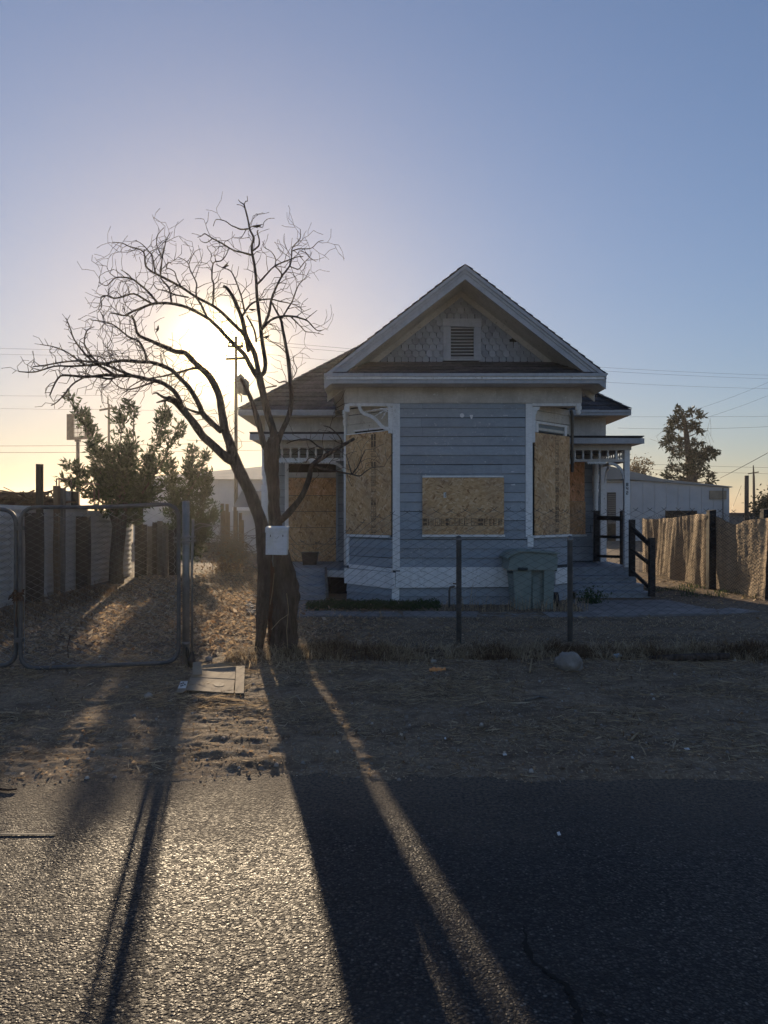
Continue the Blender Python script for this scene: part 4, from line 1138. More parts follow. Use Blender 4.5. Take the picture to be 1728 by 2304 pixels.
limb([(224, 820), (205, 800), (190, 775), (195, 745), (212, 735)], 2.2, .9, -.5, -.2, twig=2.2)
limb([(192, 822), (170, 806), (150, 792), (120, 780), (90, 775)], 2.0, .8, -.5, -.9, twig=2.2)
limb([(300, 846), (270, 835), (240, 822), (210, 815), (175, 812), (140, 815), (100, 822), (74, 825)], 3.0, 1.0, -.6, -1.3, twig=2.0)
limb([(268, 845), (250, 852), (228, 850), (200, 846), (176, 856), (160, 868), (150, 882), (128, 905), (115, 912)], 2.4, .9, -.9, -1.4, twig=1.6)
limb([(348, 859), (330, 865), (310, 872), (290, 876), (270, 872), (255, 860), (248, 850)], 2.2, .9, -.5, -.1, twig=1.5)
# right trunk's forks
limb([(611, 1020), (595, 1003), (586, 969), (576, 933), (569, 909), (559, 885), (550, 865), (541, 851)], 8, 3.5, .05, -.25, twig=.6)
limb([(614, 1000), (615, 971), (603, 933), (595, 897), (588, 870), (583, 846)], 9.5, 8, .05, .1, twig=.1)
limb([(583, 848), (594, 838), (597, 817), (592, 783), (588, 754), (586, 733), (582, 701), (578, 664), (576, 626), (572, 594), (567, 568), (567, 550), (571, 536), (562, 516), (558, 495), (551, 467), (549, 459)], 5.5, 1.6, .1, .35, twig=.35)
limb([(549, 460), (541, 455), (536, 449)], 1.3, .8, .35, .3, twig=0)
limb([(549, 460), (553, 453), (557, 452), (556, 441)], 1.3, .7, .35, .4, twig=0)
limb([(551, 468), (543, 462), (533, 460)], 1.2, .7, .35, .45, twig=0)
limb([(581, 850), (571, 836), (559, 815), (550, 798), (528, 776), (509, 757), (494, 740), (477, 724), (466, 715), (424, 693), (386, 683), (347, 683), (321, 692), (298, 701), (280, 710), (262, 706), (248, 704)], 6, 1.3, .1, -.5, twig=1.0)
limb([(583, 846), (574, 800), (562, 774), (552, 750), (546, 721), (536, 695), (527, 673), (512, 650), (502, 644)], 6, 3.4, .1, .0, twig=.3)
limb([(559, 790), (550, 755), (523, 727), (500, 704), (479, 688), (441, 668), (408, 646), (365, 623), (343, 612), (328, 598), (325, 572), (316, 562), (292, 555), (275, 547), (253, 545)], 4.6, .9, .1, .7, twig=1.0)
limb([(361, 620), (365, 581), (370, 558), (374, 540), (383, 523)], 2.2, .8, .5, .7, twig=1.0)
limb([(350, 616), (345, 590), (342, 575), (330, 560), (318, 548), (305, 541)], 2.2, .8, .5, .8, twig=1.0)
limb([(366, 581), (356, 560), (352, 545), (356, 527), (369, 512)], 1.5, .7, .55, .4, twig=.4)
limb([(386, 682), (381, 650), (370, 636), (361, 625)], 2.4, 1.8, -.2, .45, twig=.8)
limb([(354, 681), (332, 655), (310, 637), (298, 628), (280, 624), (260, 625), (248, 636), (238, 643), (222, 635)], 2.6, .8, -.3, -.1, twig=1.0)
limb([(298, 629), (288, 617), (272, 607)], 1.5, .8, -.2, -.4, twig=.6)
limb([(343, 684), (327, 675), (301, 661), (275, 668), (256, 671), (238, 665), (227, 670), (229, 690), (220, 703)], 2.4, .8, -.4, -.8, twig=1.0)
limb([(479, 688), (481, 641), (477, 627), (480, 592), (497, 587), (508, 575), (515, 558)], 2.4, .9, .5, .2, twig=.8)
limb([(480, 594), (474, 585), (476, 572), (468, 560), (466, 552)], 1.2, .6, .4, .5, twig=.5)
limb([(442, 668), (441, 654), (442, 637), (428, 608), (424, 594), (415, 585), (402, 579)], 2.2, .8, .5, .9, twig=1.0)
limb([(425, 594), (432, 577), (440, 565), (452, 560)], 1.2, .6, .8, .6, twig=.4)
limb([(424, 669), (398, 664), (386, 660), (372, 654), (353, 650), (345, 638)], 2.0, .9, .4, .1, twig=1.0)
limb([(466, 714), (455, 690), (446, 676), (440, 668)], 2.6, 2.2, -.1, .5, twig=.4)
limb([(408, 646), (398, 628), (393, 612), (380, 604), (374, 602), (378, 590), (388, 596)], 1.6, .7, .5, .8, twig=.8)
limb([(579, 639), (590, 628), (598, 619), (619, 598), (650, 585), (669, 578), (682, 577)], 2.6, .8, .2, -.5, twig=1.0)
limb([(589, 740), (604, 710), (611, 673), (624, 641), (636, 619), (652, 598), (656, 576), (658, 557), (675, 537), (676, 516)], 3.4, .8, .15, .7, twig=1.0)
limb([(636, 619), (628, 608), (620, 600)], 1.8, 1.6, .5, -.15, twig=.2)
limb([(619, 597), (620, 582), (610, 566), (594, 556), (593, 545)], 1.3, .6, -.1, .1, twig=.5)
limb([(652, 599), (664, 604), (673, 605), (685, 590), (697, 578), (702, 566)], 1.6, .7, .6, .9, twig=.8)
limb([(657, 565), (672, 560), (690, 560), (703, 557), (716, 544), (728, 541)], 1.6, .6, .65, .3, twig=.8)
limb([(676, 564), (690, 570), (698, 580), (712, 589)], 1.2, .6, .6, .8, twig=.5)
limb([(589, 742), (608, 721), (632, 712), (660, 712), (676, 716), (692, 722), (704, 735), (715, 744), (728, 742)], 3.0, .8, .15, -.4, twig=.7)
limb([(655, 713), (668, 726), (680, 738), (688, 746), (706, 748), (728, 753)], 1.8, .7, 0, .3, twig=.8)
limb([(566, 574), (545, 568), (525, 563), (500, 548), (479, 537), (468, 530), (460, 526), (453, 531), (445, 534)], 2.4, .8, .3, -.2, twig=.5)
limb([(478, 537), (470, 543), (462, 546), (453, 543), (449, 537)], 1.1, .6, 0, .2, twig=.2)
limb([(559, 515), (542, 516), (530, 511), (520, 507), (508, 498), (494, 494), (485, 495), (480, 509)], 2.0, .7, .35, .8, twig=.3)
limb([(568, 565), (578, 557), (583, 551), (583, 538), (579, 522), (581, 518)], 2.2, 1.4, .35, .2, twig=.2)
limb([(562, 513), (568, 509), (576, 508), (590, 512), (594, 500), (604, 492), (618, 491)], 1.2, .6, .35, .5, twig=.2)
limb([(546, 710), (561, 688), (579, 677), (607, 673), (630, 678), (654, 683), (672, 690), (684, 700)], 2.6, .8, .0, .8, twig=.8)
limb([(550, 699), (546, 680), (542, 664), (529, 628), (518, 609), (500, 602), (486, 595)], 2.2, .8, .0, -.5, twig=.9)
limb([(577, 770), (574, 750), (568, 733), (555, 710)], 2.4, 2.0, .1, .0, twig=.3)
limb([(619, 1010), (628, 985), (636, 967), (650, 935), (656, 899), (653, 856), (649, 812), (644, 783), (637, 745), (632, 720), (621, 699), (612, 682)], 7.5, 2.0, .05, .5, twig=.4)
limb([(632, 720), (647, 695), (658, 677), (667, 652), (675, 637), (688, 624), (697, 606)], 2.2, .7, .45, .9, twig=.9)
limb([(653, 866), (640, 858), (629, 861), (622, 856)], 2.4, 1.0, .3, .0, twig=1.2)
limb([(652, 858), (662, 846), (668, 830), (660, 812), (662, 800)], 1.6, .7, .3, .5, twig=1.0)
limb([(622, 868), (612, 870), (600, 872), (596, 876)], 2.0, 1.4, .2, .1, twig=.4)
limb([(648, 800), (636, 786), (622, 775), (604, 766), (596, 758)], 1.6, .7, .45, .2, twig=.4)
# low branch reaching right in front of the door
limb([(618, 1180), (637, 1166), (656, 1146), (679, 1116), (695, 1077), (702, 1048), (729, 1027), (757, 1010), (778, 998), (797, 987)], 8.5, 3.2, .0, -.5, twig=.25)
limb([(703, 1048), (722, 1054), (740, 1057), (773, 1064), (791, 1067), (809, 1071), (822, 1061), (839, 1052), (864, 1050)], 2.6, .7, -.2, -.7, twig=.8)
limb([(791, 1066), (786, 1048), (781, 1030), (779, 1024)], 1.5, .7, -.5, -.4, twig=.4)
limb([(793, 1066), (806, 1048), (814, 1028), (822, 1012)], 1.7, .7, -.5, -.8, twig=.9)
limb([(742, 1020), (728, 1010), (715, 1004), (697, 990), (680, 988), (660, 992), (645, 998)], 2.2, .9, -.3, .1, twig=.7)
limb([(770, 1002), (768, 990), (758, 976), (742, 962), (728, 958)], 1.8, .9, -.4, -.6, twig=.6)
limb([(716, 1035), (706, 1030), (694, 1032), (688, 1042)], 1.8, .8, -.25, .0, twig=.8)
# twigs: angular, kinked, alternately forking
TW = MB()
def twig(u, v, d, ang, length, r, depth, dd):
    n = max(2, int(length / 13)); pts = [(u, v, d)]; a0 = ang; sgn = random.choice((-1, 1))
    if u < 210: n = max(1, int(n * .6))
    for k in range(n):
        a0 += random.gauss(0, 5); a = a0 + sgn * random.uniform(3, 14); sgn = -sgn
        st = random.uniform(9, 22)
        u += st * math.cos(R(a)); v -= st * math.sin(R(a)); d += dd * st * PXM + random.gauss(0, .012)
        pts.append((u, v, d))
        if depth > 0 and random.random() < .62:
            twig(u, v, d, a + random.choice((-1, 1)) * random.uniform(35, 65), length * random.uniform(.35, .62), r * .72, depth - 1, dd + random.uniform(-.7, .7))
    TW.tube([P3(*p) for p in pts], [max(.0024, r * PXM * (1 - .6 * k / n)) for k in range(len(pts))], 4, False)
for sp, dens in LIMBS:
    if dens <= 0: continue
    acc = random.uniform(0, 20)
    for i in range(1, len(sp)):
        du, dv = sp[i][0] - sp[i - 1][0], sp[i][1] - sp[i - 1][1]
        acc += math.hypot(du, dv) * dens
        if sp[i][2] > 4.6 and dens < 1.2: acc = min(acc, 10)
        if acc > 13:
            acc = random.uniform(-7, 4)
            base = math.degrees(math.atan2(-dv, du))
            left = sp[i][0] < 330
            a = base + random.choice((-1, 1)) * random.uniform(30, 65)
            if left and 700 < sp[i][1] < 860 and random.random() < .6: a = random.uniform(95, 165)
            elif left and random.random() < .3: a = random.uniform(190, 245)
            twig(sp[i][0], sp[i][1], sp[i][3], a, random.choice((12, 16, 24, 34, 48)) * random.uniform(.8, 1.15), min(1.1, sp[i][2] * .65), 2 if left else 1, random.uniform(-.8, .8))
TW.build('twigs', M['bark'], tree, kind='stuff')
# dead stalks leaning on the stump
mb = MB()
for pts in ([(645, 1335), (649, 1370), (645, 1420), (648, 1470)], [(649, 1382), (630, 1395), (611, 1416)], [(617, 1290), (613, 1330), (608, 1360)]):
    mb.tube([P3(u, v, -.2) for u, v in pts], .004, 4)
mb.build('dead_stalk', M['straw'], tree)

# ------------------------------------------------------------------ birds
def bird(u, v, d, size, face, label, tilt=0.0):
    c = P3(u, v, d)
    o = thing('bird', label, 'bird', c, 'small birds perched in the bare tree')
    mb = MB(); f = face
    prof = [(-1.0, .05, .03), (-.72, .02, .075), (-.45, .0, .15), (-.1, -.02, .25), (.2, .02, .25), (.42, .12, .19), (.55, .20, .155), (.68, .235, .14), (.78, .23, .09), (.84, .215, .04), (.94, .20, .012)]
    ct, st = math.cos(tilt), math.sin(tilt)
    ps = [c + Vector((f * (a * ct - b * st), 0, a * st + b * ct)) * size for a, b, r in prof]
    mb.tube(ps, [r * size for a, b, r in prof], 9)
    b = mb.build('body', M['bird'], o, True)
    t0 = c + Vector((f * (-.75 * ct), 0, -.75 * st)) * size; t1 = c + Vector((f * -1.25 * ct, 0, -1.25 * st - .05)) * size
    MB().bar(t0, t1, .10 * size, .03 * size).build('tail', M['bird'], o)
    for s_ in (-1, 1):
        MB().prismv([c + Vector((f * .3, s_ * .22, .12)) * size, c + Vector((f * -.1, s_ * .27, .14)) * size, c + Vector((f * -.75, s_ * .12, .04)) * size, c + Vector((f * -.2, s_ * .25, -.1)) * size], (0, s_ * .02 * size, 0)).build('wing', M['bird'], o)
        MB().tube([c + Vector((f * .0, s_ * .08, -.2)) * size, c + Vector((f * .03, s_ * .08, -.42)) * size], .02 * size, 4).build('leg', M['rust'], o)
bird(579, 509, .25, .062, -1, 'larger bird with level body at the very top of the bare tree', -.35)
bird(508, 598, -.5, .05, -1, 'upright dark bird on a twig left of the tallest limb', -.95)
bird(355, 741, -.1, .048, 1, 'small bird perched among the low left twigs of the bare tree', 1.1)
bird(568, 697, .1, .048, -1, 'bird against the bright glow beside the central limb', -.15)
bird(600, 758, .3, .05, -1, 'bird on a thin side twig just above the house roof', -.5)

# mailbox on the tree
mx = thing('mailbox', 'white dented metal mailbox nailed to the tree trunk', 'mailbox', P(622, 1249, 8.05))
Ym = 8.02
mz0, mz1 = PZ(1248, Ym), PZ(1187, Ym); mx0, mx1 = PX(598, Ym), PX(647, Ym)
mb = MB(); mb.hexa([(mx0 - .002, Ym, mz0), (mx1 - .012, Ym, mz0 - .004), (mx1 - .012, Ym + .11, mz0 - .004), (mx0 - .002, Ym + .11, mz0), (mx0, Ym, mz1 - .04), (mx1, Ym, mz1 - .036), (mx1, Ym + .11, mz1), (mx0, Ym + .11, mz1)]); mb.build('body', M['mail'], mx)
mb = MB(); mb.hexa([(mx0 - .006, Ym - .014, mz1 - .052), (mx1 + .006, Ym - .014, mz1 - .047), (mx1 + .006, Ym + .115, mz1 + .002), (mx0 - .006, Ym + .115, mz1 + .002), (mx0 - .003, Ym - .012, mz1 - .002), (mx1 + .004, Ym - .012, mz1), (mx1 + .006, Ym + .115, mz1 + .016), (mx0 - .004, Ym + .115, mz1 + .016)]); mb.build('lid', M['mail'], mx)
for u in (608.5, 636.5):
    MB().box(PX(u, Ym) - .004, PX(u, Ym) + .004, Ym - .004, Ym, PZ(1208, Ym), PZ(1203, Ym)).build('slot', M['dark'], mx)
MB().tube([P(619, 1210, Ym - .001), P(622, 1213, Ym - .001), P(627, 1207, Ym - .001)], .002, 4).build('scratch', M['grey_wood'], mx)
MB().tube([P(614, 1249, Ym + .05), P(613, 1262, Ym + .06), P(615, 1275, Ym + .08)], .008, 5).build('strap', M['galv'], mx)

# ------------------------------------------------------------------ chain-link
def chain(mb, f, L, Hh, c, r, rough=0.0, z0=0.0):
    "zigzag wires over a sheet: f(s, t) -> point, s along, t up"
    n = int(L / c); hz_ = c / 2; m = int(Hh / hz_)
    for i in range(n + 1):
        s0 = i * c
        pts = []
        for k in range(m + 1):
            sg = 1 if (k + i) % 2 == 0 else -1
            s_ = min(max(s0 + sg * c / 2, 0), L)
            pts.append(Vector(f(s_, z0 + k * hz_)) + (Vector((random.gauss(0, rough), random.gauss(0, rough), random.gauss(0, rough))) if rough else Vector()))
        mb.tube(pts, r, 3, False)
        mb.tube([pts[-1], pts[-1] + (pts[-1] - pts[-2]) * .35 + Vector((0, 0, .01))], r, 3, False)
    return mb
# front fence, right of the tree
ff = thing('chain_link_fence', 'low chain-link fence on short steel posts before the house', 'fence', (1.5, 8.6, .05))
P1, P2 = (PX(1033, 8.7), 8.7), (PX(1284, 8.75), 8.75)
def ffn(s, t):
    x = -1.02 + s
    y = 8.42 + .28 * sstep(-1, .9, np.array(x)).item() + .05 * (x - .9) * (x > .9) + .02 * math.sin(s * 2.1)
    top = 1.64 - .38 * math.exp(-((s - .25) / .55) ** 2) + .012 * math.sin(s * 3.3)
    zb_ = .07
    return (x + .015 * math.sin(t * 3 + s), y + .03 * math.sin(s * 1.7 + t * 2), zb_ + (top - zb_) * t / 1.56)
mb = MB(); chain(mb, ffn, 6.6, 1.56, .083, .0034, .0012); mb.build('wire_mesh', M['wire'], ff)
for (x, y), tv in ((P1, 1208), (P2, 1208)):
    mb = MB(); zt = PZ(tv, y)
    mb.lathe(x, y + .03, [(-.1, .031), (zt - .05, .031), (zt - .045, .035), (zt - .02, .035), (zt, .02), (zt + .003, .0)], 12); pp_ = mb.build('post', M['galv'], ff, True); MB().lathe(x, y + .03, [(zt - .03, .034), (zt - .005, .034), (zt + .01, .02), (zt + .014, .0)], 12).build('cap', M['galv_dark'], pp_, True)
MB().lathe(5.55, 8.95, [(-.1, .031), (1.6, .031), (1.62, .01)], 12).build('post', M['galv_dark'], ff, True)

# sagging piece between gate post and tree
fs = thing('sagging_fence', 'sagging torn chain-link strip between gate post and bare tree', 'fence', (-1.6, 8.0, .02))
def fsn(s, t):
    k = s / .85
    return (-2.0 + .80 * k, 7.92 + .42 * k + .05 * math.sin(t * 4), .08 + (1.36 - .75 * sstep(0, 1, np.array(k)).item()) * (t / 1.3) + .12 * (1 - k) * 0)
mb = MB(); chain(mb, fsn,   .85, 1.3, .09, .0024, .004); mb.build('wire_mesh', M['wire'], fs)
MB().tube([(-2.0, 7.88, .0), (-2.005, 7.88, 1.0), (-1.99, 7.88, PZ(1168, 7.88))], .014, 8).build('thin_post', M['galv'], fs, True)
MB().tube([(-2.0, 7.88, 1.45), (-1.93, 7.9, 1.48), (-1.86, 7.95, 1.47), (-1.78, 8.0, 1.44)], .006, 5).build('bent_wire', M['galv'], fs)
MB().tube([(-2.0, 7.88, 1.40), (-1.9, 7.9, 1.45), (-1.76, 8.0, 1.46)], .005, 5).build('bent_wire', M['galv'], fs)

# gate post and the two gate leaves
gp = thing('gate_post', 'thick galvanised steel gate post beside the cardboard', 'post', (PX(418, 7.8), 7.8, 0))
gx = PX(418.5, 7.8)
MB().lathe(gx, 7.8, [(-.1, .037), (PZ(1128, 7.8), .037), (PZ(1127, 7.8), .03)], 16).build('post', M['galv'], gp, True)
for v in (1208, 1222, 1447):
    MB().lathe(gx, 7.8, [(PZ(v + 3, 7.8), .042), (PZ(v - 3, 7.8), .042)], 16).build('band', M['galv'], gp, True)
for v in (1210, 1219):
    MB().tube([(gx - .12, 7.77, PZ(v, 7.77)), (gx, 7.755, PZ(v, 7.755)), (gx + .1, 7.8, PZ(v - 3, 7.8))], .01, 6).build('hinge_strap', M['galv'], gp)

def rounded(pts, rad, n=6):
    "closed polygon (3D) with rounded corners"
    out = []; m = len(pts)
    for i in range(m):
        p0, p1, p2 = Vector(pts[i - 1]), Vector(pts[i]), Vector(pts[(i + 1) % m])
        a = p1 + (p0 - p1).normalized() * rad; b = p1 + (p2 - p1).normalized() * rad
        for k in range(n + 1):
            t_ = k / n; out.append(a * (1 - t_) ** 2 + p1 * 2 * t_ * (1 - t_) + b * t_ * t_)
    out.append(out[0]); return out
def gate(A, B, zb0, zb1, zt0, zt1, label, dip=0.0, group='driveway gate leaves'):
    g = thing('gate_leaf', label, 'gate', ((A[0] + B[0]) / 2, (A[1] + B[1]) / 2, 0), group)
    c = [(A[0], A[1], zb0), (B[0], B[1], zb1), (B[0], B[1], zt1), ((A[0] + B[0]) / 2, (A[1] + B[1]) / 2, (zt0 + zt1) / 2 - dip), (A[0], A[1], zt0)]
    MB().tube(rounded(c, .16), .021, 10, False).build('tube_frame', M['galv_dark'], g, True)
    L = math.hypot(B[0] - A[0], B[1] - A[1])
    def f(s, t):
        k = s / L; q = t / 1.42
        lo = zb0 + (zb1 - zb0) * k + .03; hi = zt0 + (zt1 - zt0) * k - .05 - dip * math.sin(math.pi * k)
        inset = .02
        k2 = min(max(k, inset), 1 - inset)
        return (A[0] + (B[0] - A[0]) * k2, A[1] + (B[1] - A[1]) * k2 + .012 * math.sin(s * 5 + t * 3), lo + (hi - lo) * q)
    mb = MB(); chain(mb, f, L, 1.42, .062, .0029, .001); mb.build('wire_mesh', M['pale_wire'], g)
    return g
g1_ = gate((PX(46, 7.44), 7.44), (PX(402, 7.74), 7.74), .055, .06, PZ(1141, 7.44), PZ(1133, 7.74), 'chain-link gate leaf with rounded tube frame left of the post', .02)
g2_ = gate((-5.6, 7.46), (PX(36, 7.46), 7.46), .075, .085, 1.64, PZ(1146, 7.46), 'chain-link gate leaf cut off by the left picture edge')
# lashing where the leaves meet: clamp, cloth knot, chain
ln = thing('gate_lashing', 'dark rag and chain tying the two gate leaves together', 'rag', (PX(40, 7.42), 7.4, .6))
mb = MB(); c = P(38, 1340, 7.40)
for k in range(26):
    a = random.uniform(0, 6.28); rr = random.uniform(.015, .05)
    p = c + Vector((rr * math.cos(a) * 1.2, random.uniform(-.03, .03), rr * math.sin(a)))
    q = p + Vector((random.uniform(-.05, .05), random.uniform(-.02, .02), random.uniform(-.06, .03)))
    mb.tube([p, (p + q) / 2 + Vector((0, -.01, .01)), q], [.008, .012, .005], 5)
mb.build('rag', M['rust'], ln, True)
mb = MB()
mb.tube([P(38, 1345, 7.40), P(37, 1370, 7.39), P(35, 1395, 7.40), P(37, 1410, 7.40)], .007, 5); mb.build('chain', M['rust'], ln)
for v in (1188, 1440):
    MB().box(PX(33, 7.42), PX(50, 7.42), 7.40, 7.48, PZ(v + 5, 7.42), PZ(v - 4, 7.42)).build('clamp', M['galv_dark'], ln)

# ------------------------------------------------------------------ left boundary
def Ysheet(name): pass
XF = -6.12
cf = thing('corrugated_fence', 'pale corrugated sheet-metal fence along the left side of the yard', 'fence', (XF, 13, 0))
def corr_sheet(y0, y1, z0, z1, x, lean=0.0, zt=None):
    n = int((z1 - z0) / .0145); zz = np.linspace(z0, z1, n); yy = np.linspace(y0, y1, 6)
    Yg, Zg = np.meshgrid(yy, zz)
    Xg = x + .009 * np.sin(Zg / .116 * 2 * math.pi) + lean * (Yg - y0) + .010 * np.sin(Yg * 1.9 + Zg * 2)
    Zg = Zg + .012 * np.sin(Yg * 1.3 + x)
    o = grid_mesh('corrugated_sheet', Xg, Yg, Zg, M['corr'], cf)
    md = o.modifiers.new('thickness', 'SOLIDIFY'); md.thickness = .003
    return o
for (a, b, zt, dx) in ((6.5, 9.05, 1.74, 0), (9.0, 11.55, 1.76, .012), (11.5, 13.55, 1.72, -.01), (13.5, 15.55, 1.66, .01), (15.5, 18.35, 1.62, -.006)):
    corr_sheet(a, b, .05, zt, XF + dx)
for (y, h) in ((8.8, 1.7), (11.52, 1.7), (13.52, 1.65), (15.5, 1.6)):
    MB().box(XF - .12, XF - .03, y, y + .09, -.05, h).build('fence_post', M['grey_wood'], cf)
def timber(u0, u1, v0, v1, Y, mat, label, d=.18, lean=0.0, group='timber posts along the corrugated fence'):
    x0, x1 = PX(u0, Y), PX(u1, Y)
    o = thing('timber_post', label, 'post', ((x0 + x1) / 2, Y, gz((x0 + x1) / 2, Y)), group)
    zt = PZ(v0, Y)
    mb = MB(); seg = 6
    for i in range(seg + 1):
        z = -.1 + (zt + .1) * i / seg; j = lambda: random.uniform(-.008, .008)
        mb.v += [(x0 + j() + lean * i, Y - d / 2 + j(), z), (x1 + j() + lean * i, Y - d / 2 + j(), z + (j() if i == seg else 0)), (x1 + j() + lean * i, Y + d / 2 + j(), z), (x0 + j() + lean * i, Y + d / 2 + j(), z)]
    for i in range(seg):
        for k in range(4):
            mb.f.append((i * 4 + k, i * 4 + (k + 1) % 4, i * 4 + 4 + (k + 1) % 4, i * 4 + 4 + k))
    mb.f += [(3, 2, 1, 0), tuple(seg * 4 + k for k in range(4))]
    mb.build('timber', mat, o)
    return o
timber(62, 94, 1154, 1366, 12.7, M['black_wood'], 'broad black railway-sleeper post nearest the gate')
timber(83.5, 94.5, 1044, 1200, 13.2, M['black_wood'], 'tall thin dark post rising above the corrugated fence', .09)
timber(122.5, 133, 1093, 1350, 13.7, M['brown_wood'], 'light brown timber post against the corrugated fence', .1)
timber(136, 145, 1098, 1350, 13.8, M['grey_wood'], 'grey-brown timber post beside the light brown one', .1)
timber(175, 201, 1162, 1334, 15.0, M['black_wood'], 'shorter black sleeper post in the middle of the fence')
timber(305, 320, 1130, 1318, 17.8, M['black_wood'], 'rotten dark post at the end of the corrugated fence', .15)
# old board fence beyond the corrugated sheets
bf = thing('board_fence', 'dark weathered board fence in shade beyond the corrugated sheets', 'fence', (-5.2, 18.3, 0))
x = PX(318, 18.2)
while x < PX(408, 18.6):
    w = random.uniform(.11, .16)
    MB().box(x, x + w - .012, 18.3 + random.uniform(-.02, .02), 18.34, -.05, 1.25 + random.uniform(-.12, .15)).build('board', random.choice((M['black_wood'], M['grey_wood'], M['black_wood'])), bf)
    x += w
MB().lathe(PX(370, 17.6), 17.6, [(-.1, .05), (1.05, .045)], 8).build('stub_post', M['grey_wood'], bf, True)

# ------------------------------------------------------------------ right boundary: fabric on wire
pf = thing('fabric_fence', 'tan fabric screen hung on a chain-link fence right of the porch steps', 'fence', (6.6, 15.5, YARD))
def pfx(y): return 6.60 + .02 * math.sin(y * 3)
ny_, nz_ = 260, 60
yy = np.linspace(13.05, 19.3, ny_); tt = np.linspace(0, 1, nz_)
Yg, Tg = np.meshgrid(yy, tt)
fold = .030 * np.sin(Yg * 2.6 + 1.2 * np.sin(Yg * 1.1) + (Tg - .5) * 2.2) + .013 * np.sin(Yg * 6.3 + Tg * 3) + .010 * np.sin(Yg * 14.5 + 2.2 * np.sin(Yg * 2.1) + Tg * 1.5) + .004 * np.sin(Yg * 31 + 3 * np.sin(Yg * 3) + Tg * 2) + .022 * fbm(Yg * 1.6, Tg * 2.0 + 3, 3) + .006 * fbm(Yg * 9, Tg * 9 + 3, 2)
bulge = .10 * np.exp(-((Yg - 17.4) / .55) ** 2) * (1 - Tg) + .05 * np.exp(-((Yg - 14.55) / .3) ** 2)
Xg = 6.60 - fold - bulge
topz = 1.46 + .05 * np.sin(Yg * 1.7) - .12 * sstep(17.6, 19, Yg) - .10 * np.exp(-((Yg - 14.2) / .3) ** 2)
Zg = .05 + topz * Tg
grid_mesh('fabric', Xg, Yg, Zg, M['fabric'], pf)
def pfn(s, t):
    y = 13.1 + s
    return (6.49 - .10 * math.exp(-((y - 17.2) / .5) ** 2) * (1 - t / 1.5) - .07 * math.exp(-((y - 15.0) / .25) ** 2) + .02 * math.sin(s * 6 + t * 3), y, .06 + (1.0 - .06 * sstep(17.6, 19, np.array(y)).item()) * t)
mb = MB(); chain(mb, pfn, 6.1, 1.46, .062, .0032, .002); mb.build('wire_mesh', M['wire'], pf)
def rpost(u0, u1, v0, v1, Y, label):
    x0, x1 = PX(u0, Y), PX(u1, Y)
    o = thing('timber_post', label, 'post', ((x0 + x1) / 2, Y, YARD), 'dark timber posts of the fabric fence')
    mb = MB(); mb.hexa([(x0, Y - .08, -.05), (x1, Y - .08, -.05), (x1, Y + .06, -.05), (x0, Y + .06, -.05), (x0 + .01, Y - .08, PZ(v0, Y) - .02), (x1 + .005, Y - .08, PZ(v0, Y)), (x1, Y + .06, PZ(v0, Y)), (x0 + .01, Y + .06, PZ(v0, Y) - .01)])
    mb.build('timber', M['black_wood'], o)
rpost(1591, 1607, 1147, 1323, 15.0, 'dark timber post splitting the tan fabric fence')
rpost(1712, 1742, 1144, 1340, 13.4, 'thick dark timber post at the right picture edge')

# ------------------------------------------------------------------ trash cart
ct = thing('trash_cart', 'grey-green wheeled trash cart standing against the house front', 'trash cart', (PX(1200, 11.85), 11.85, YARD))
Yc = 11.85
bx0, bx1 = PX(1161, Yc), PX(1244, Yc); tx0, tx1 = PX(1146, Yc), PX(1251, Yc)
zb_, zt_ = YARD, PZ(1254, Yc); zn = PZ(1282, Yc)
nx0, nx1 = PX(1153, Yc), PX(1246, Yc)
def frus(mb, a, b, z0, z1, ya, yb, ya1, yb1):
    mb.hexa([(a[0], ya, z0), (a[1], ya, z0), (a[1], yb, z0), (a[0], yb, z0), (b[0], ya1, z1), (b[1], ya1, z1), (b[1], yb1, z1), (b[0], yb1, z1)])
mb = MB(); c0, c1 = PX(1194, Yc), PX(1223, Yc)
zc = PZ(1277, Yc)
# body as side fields round a recessed channel
frus(mb, (bx0, c0), (nx0, c0), zb_, zn, Yc, Yc + .52, Yc - .06, Yc + .56)
frus(mb, (c1, bx1), (c1, nx1), zb_, zn, Yc, Yc + .52, Yc - .06, Yc + .56)
frus(mb, (c0, c1), (c0, c1), zb_, zc - .001, Yc + .085, Yc + .52, Yc + .025, Yc + .56)
mb.build('body', M['cart'], ct)
mb = MB(); frus(mb, (tx0 - .03, tx1), (tx0, tx1 + .012), zn + .001, zt_, Yc - .075, Yc + .58, Yc - .085, Yc + .6); mb.build('collar', M['cart'], ct)
mb = MB(); i0, i1 = PX(1199, Yc), PX(1217, Yc)
frus(mb, (i0, i1), (i0, i1), zb_ + .02, PZ(1301, Yc), Yc + .055, Yc + .12, Yc + .03, Yc + .09); mb.build('channel_panel', M['cart'], ct)
mb = MB()
lid = [(PX(1137, Yc), PZ(1254, Yc)), (PX(1146, Yc), PZ(1246, Yc)), (PX(1166, Yc), PZ(1238.5, Yc)), (PX(1190, Yc), PZ(1238, Yc)), (PX(1257, Yc), PZ(1243, Yc)), (PX(1257, Yc), PZ(1246, Yc)), (PX(1190, Yc), PZ(1241, Yc)), (PX(1168, Yc), PZ(1241.5, Yc)), (PX(1150, Yc), PZ(1248.5, Yc)), (PX(1139, Yc), PZ(1257, Yc))]
mb.prism(lid, Yc - .11, Yc + .62); mb.build('lid', M['cart'], ct)
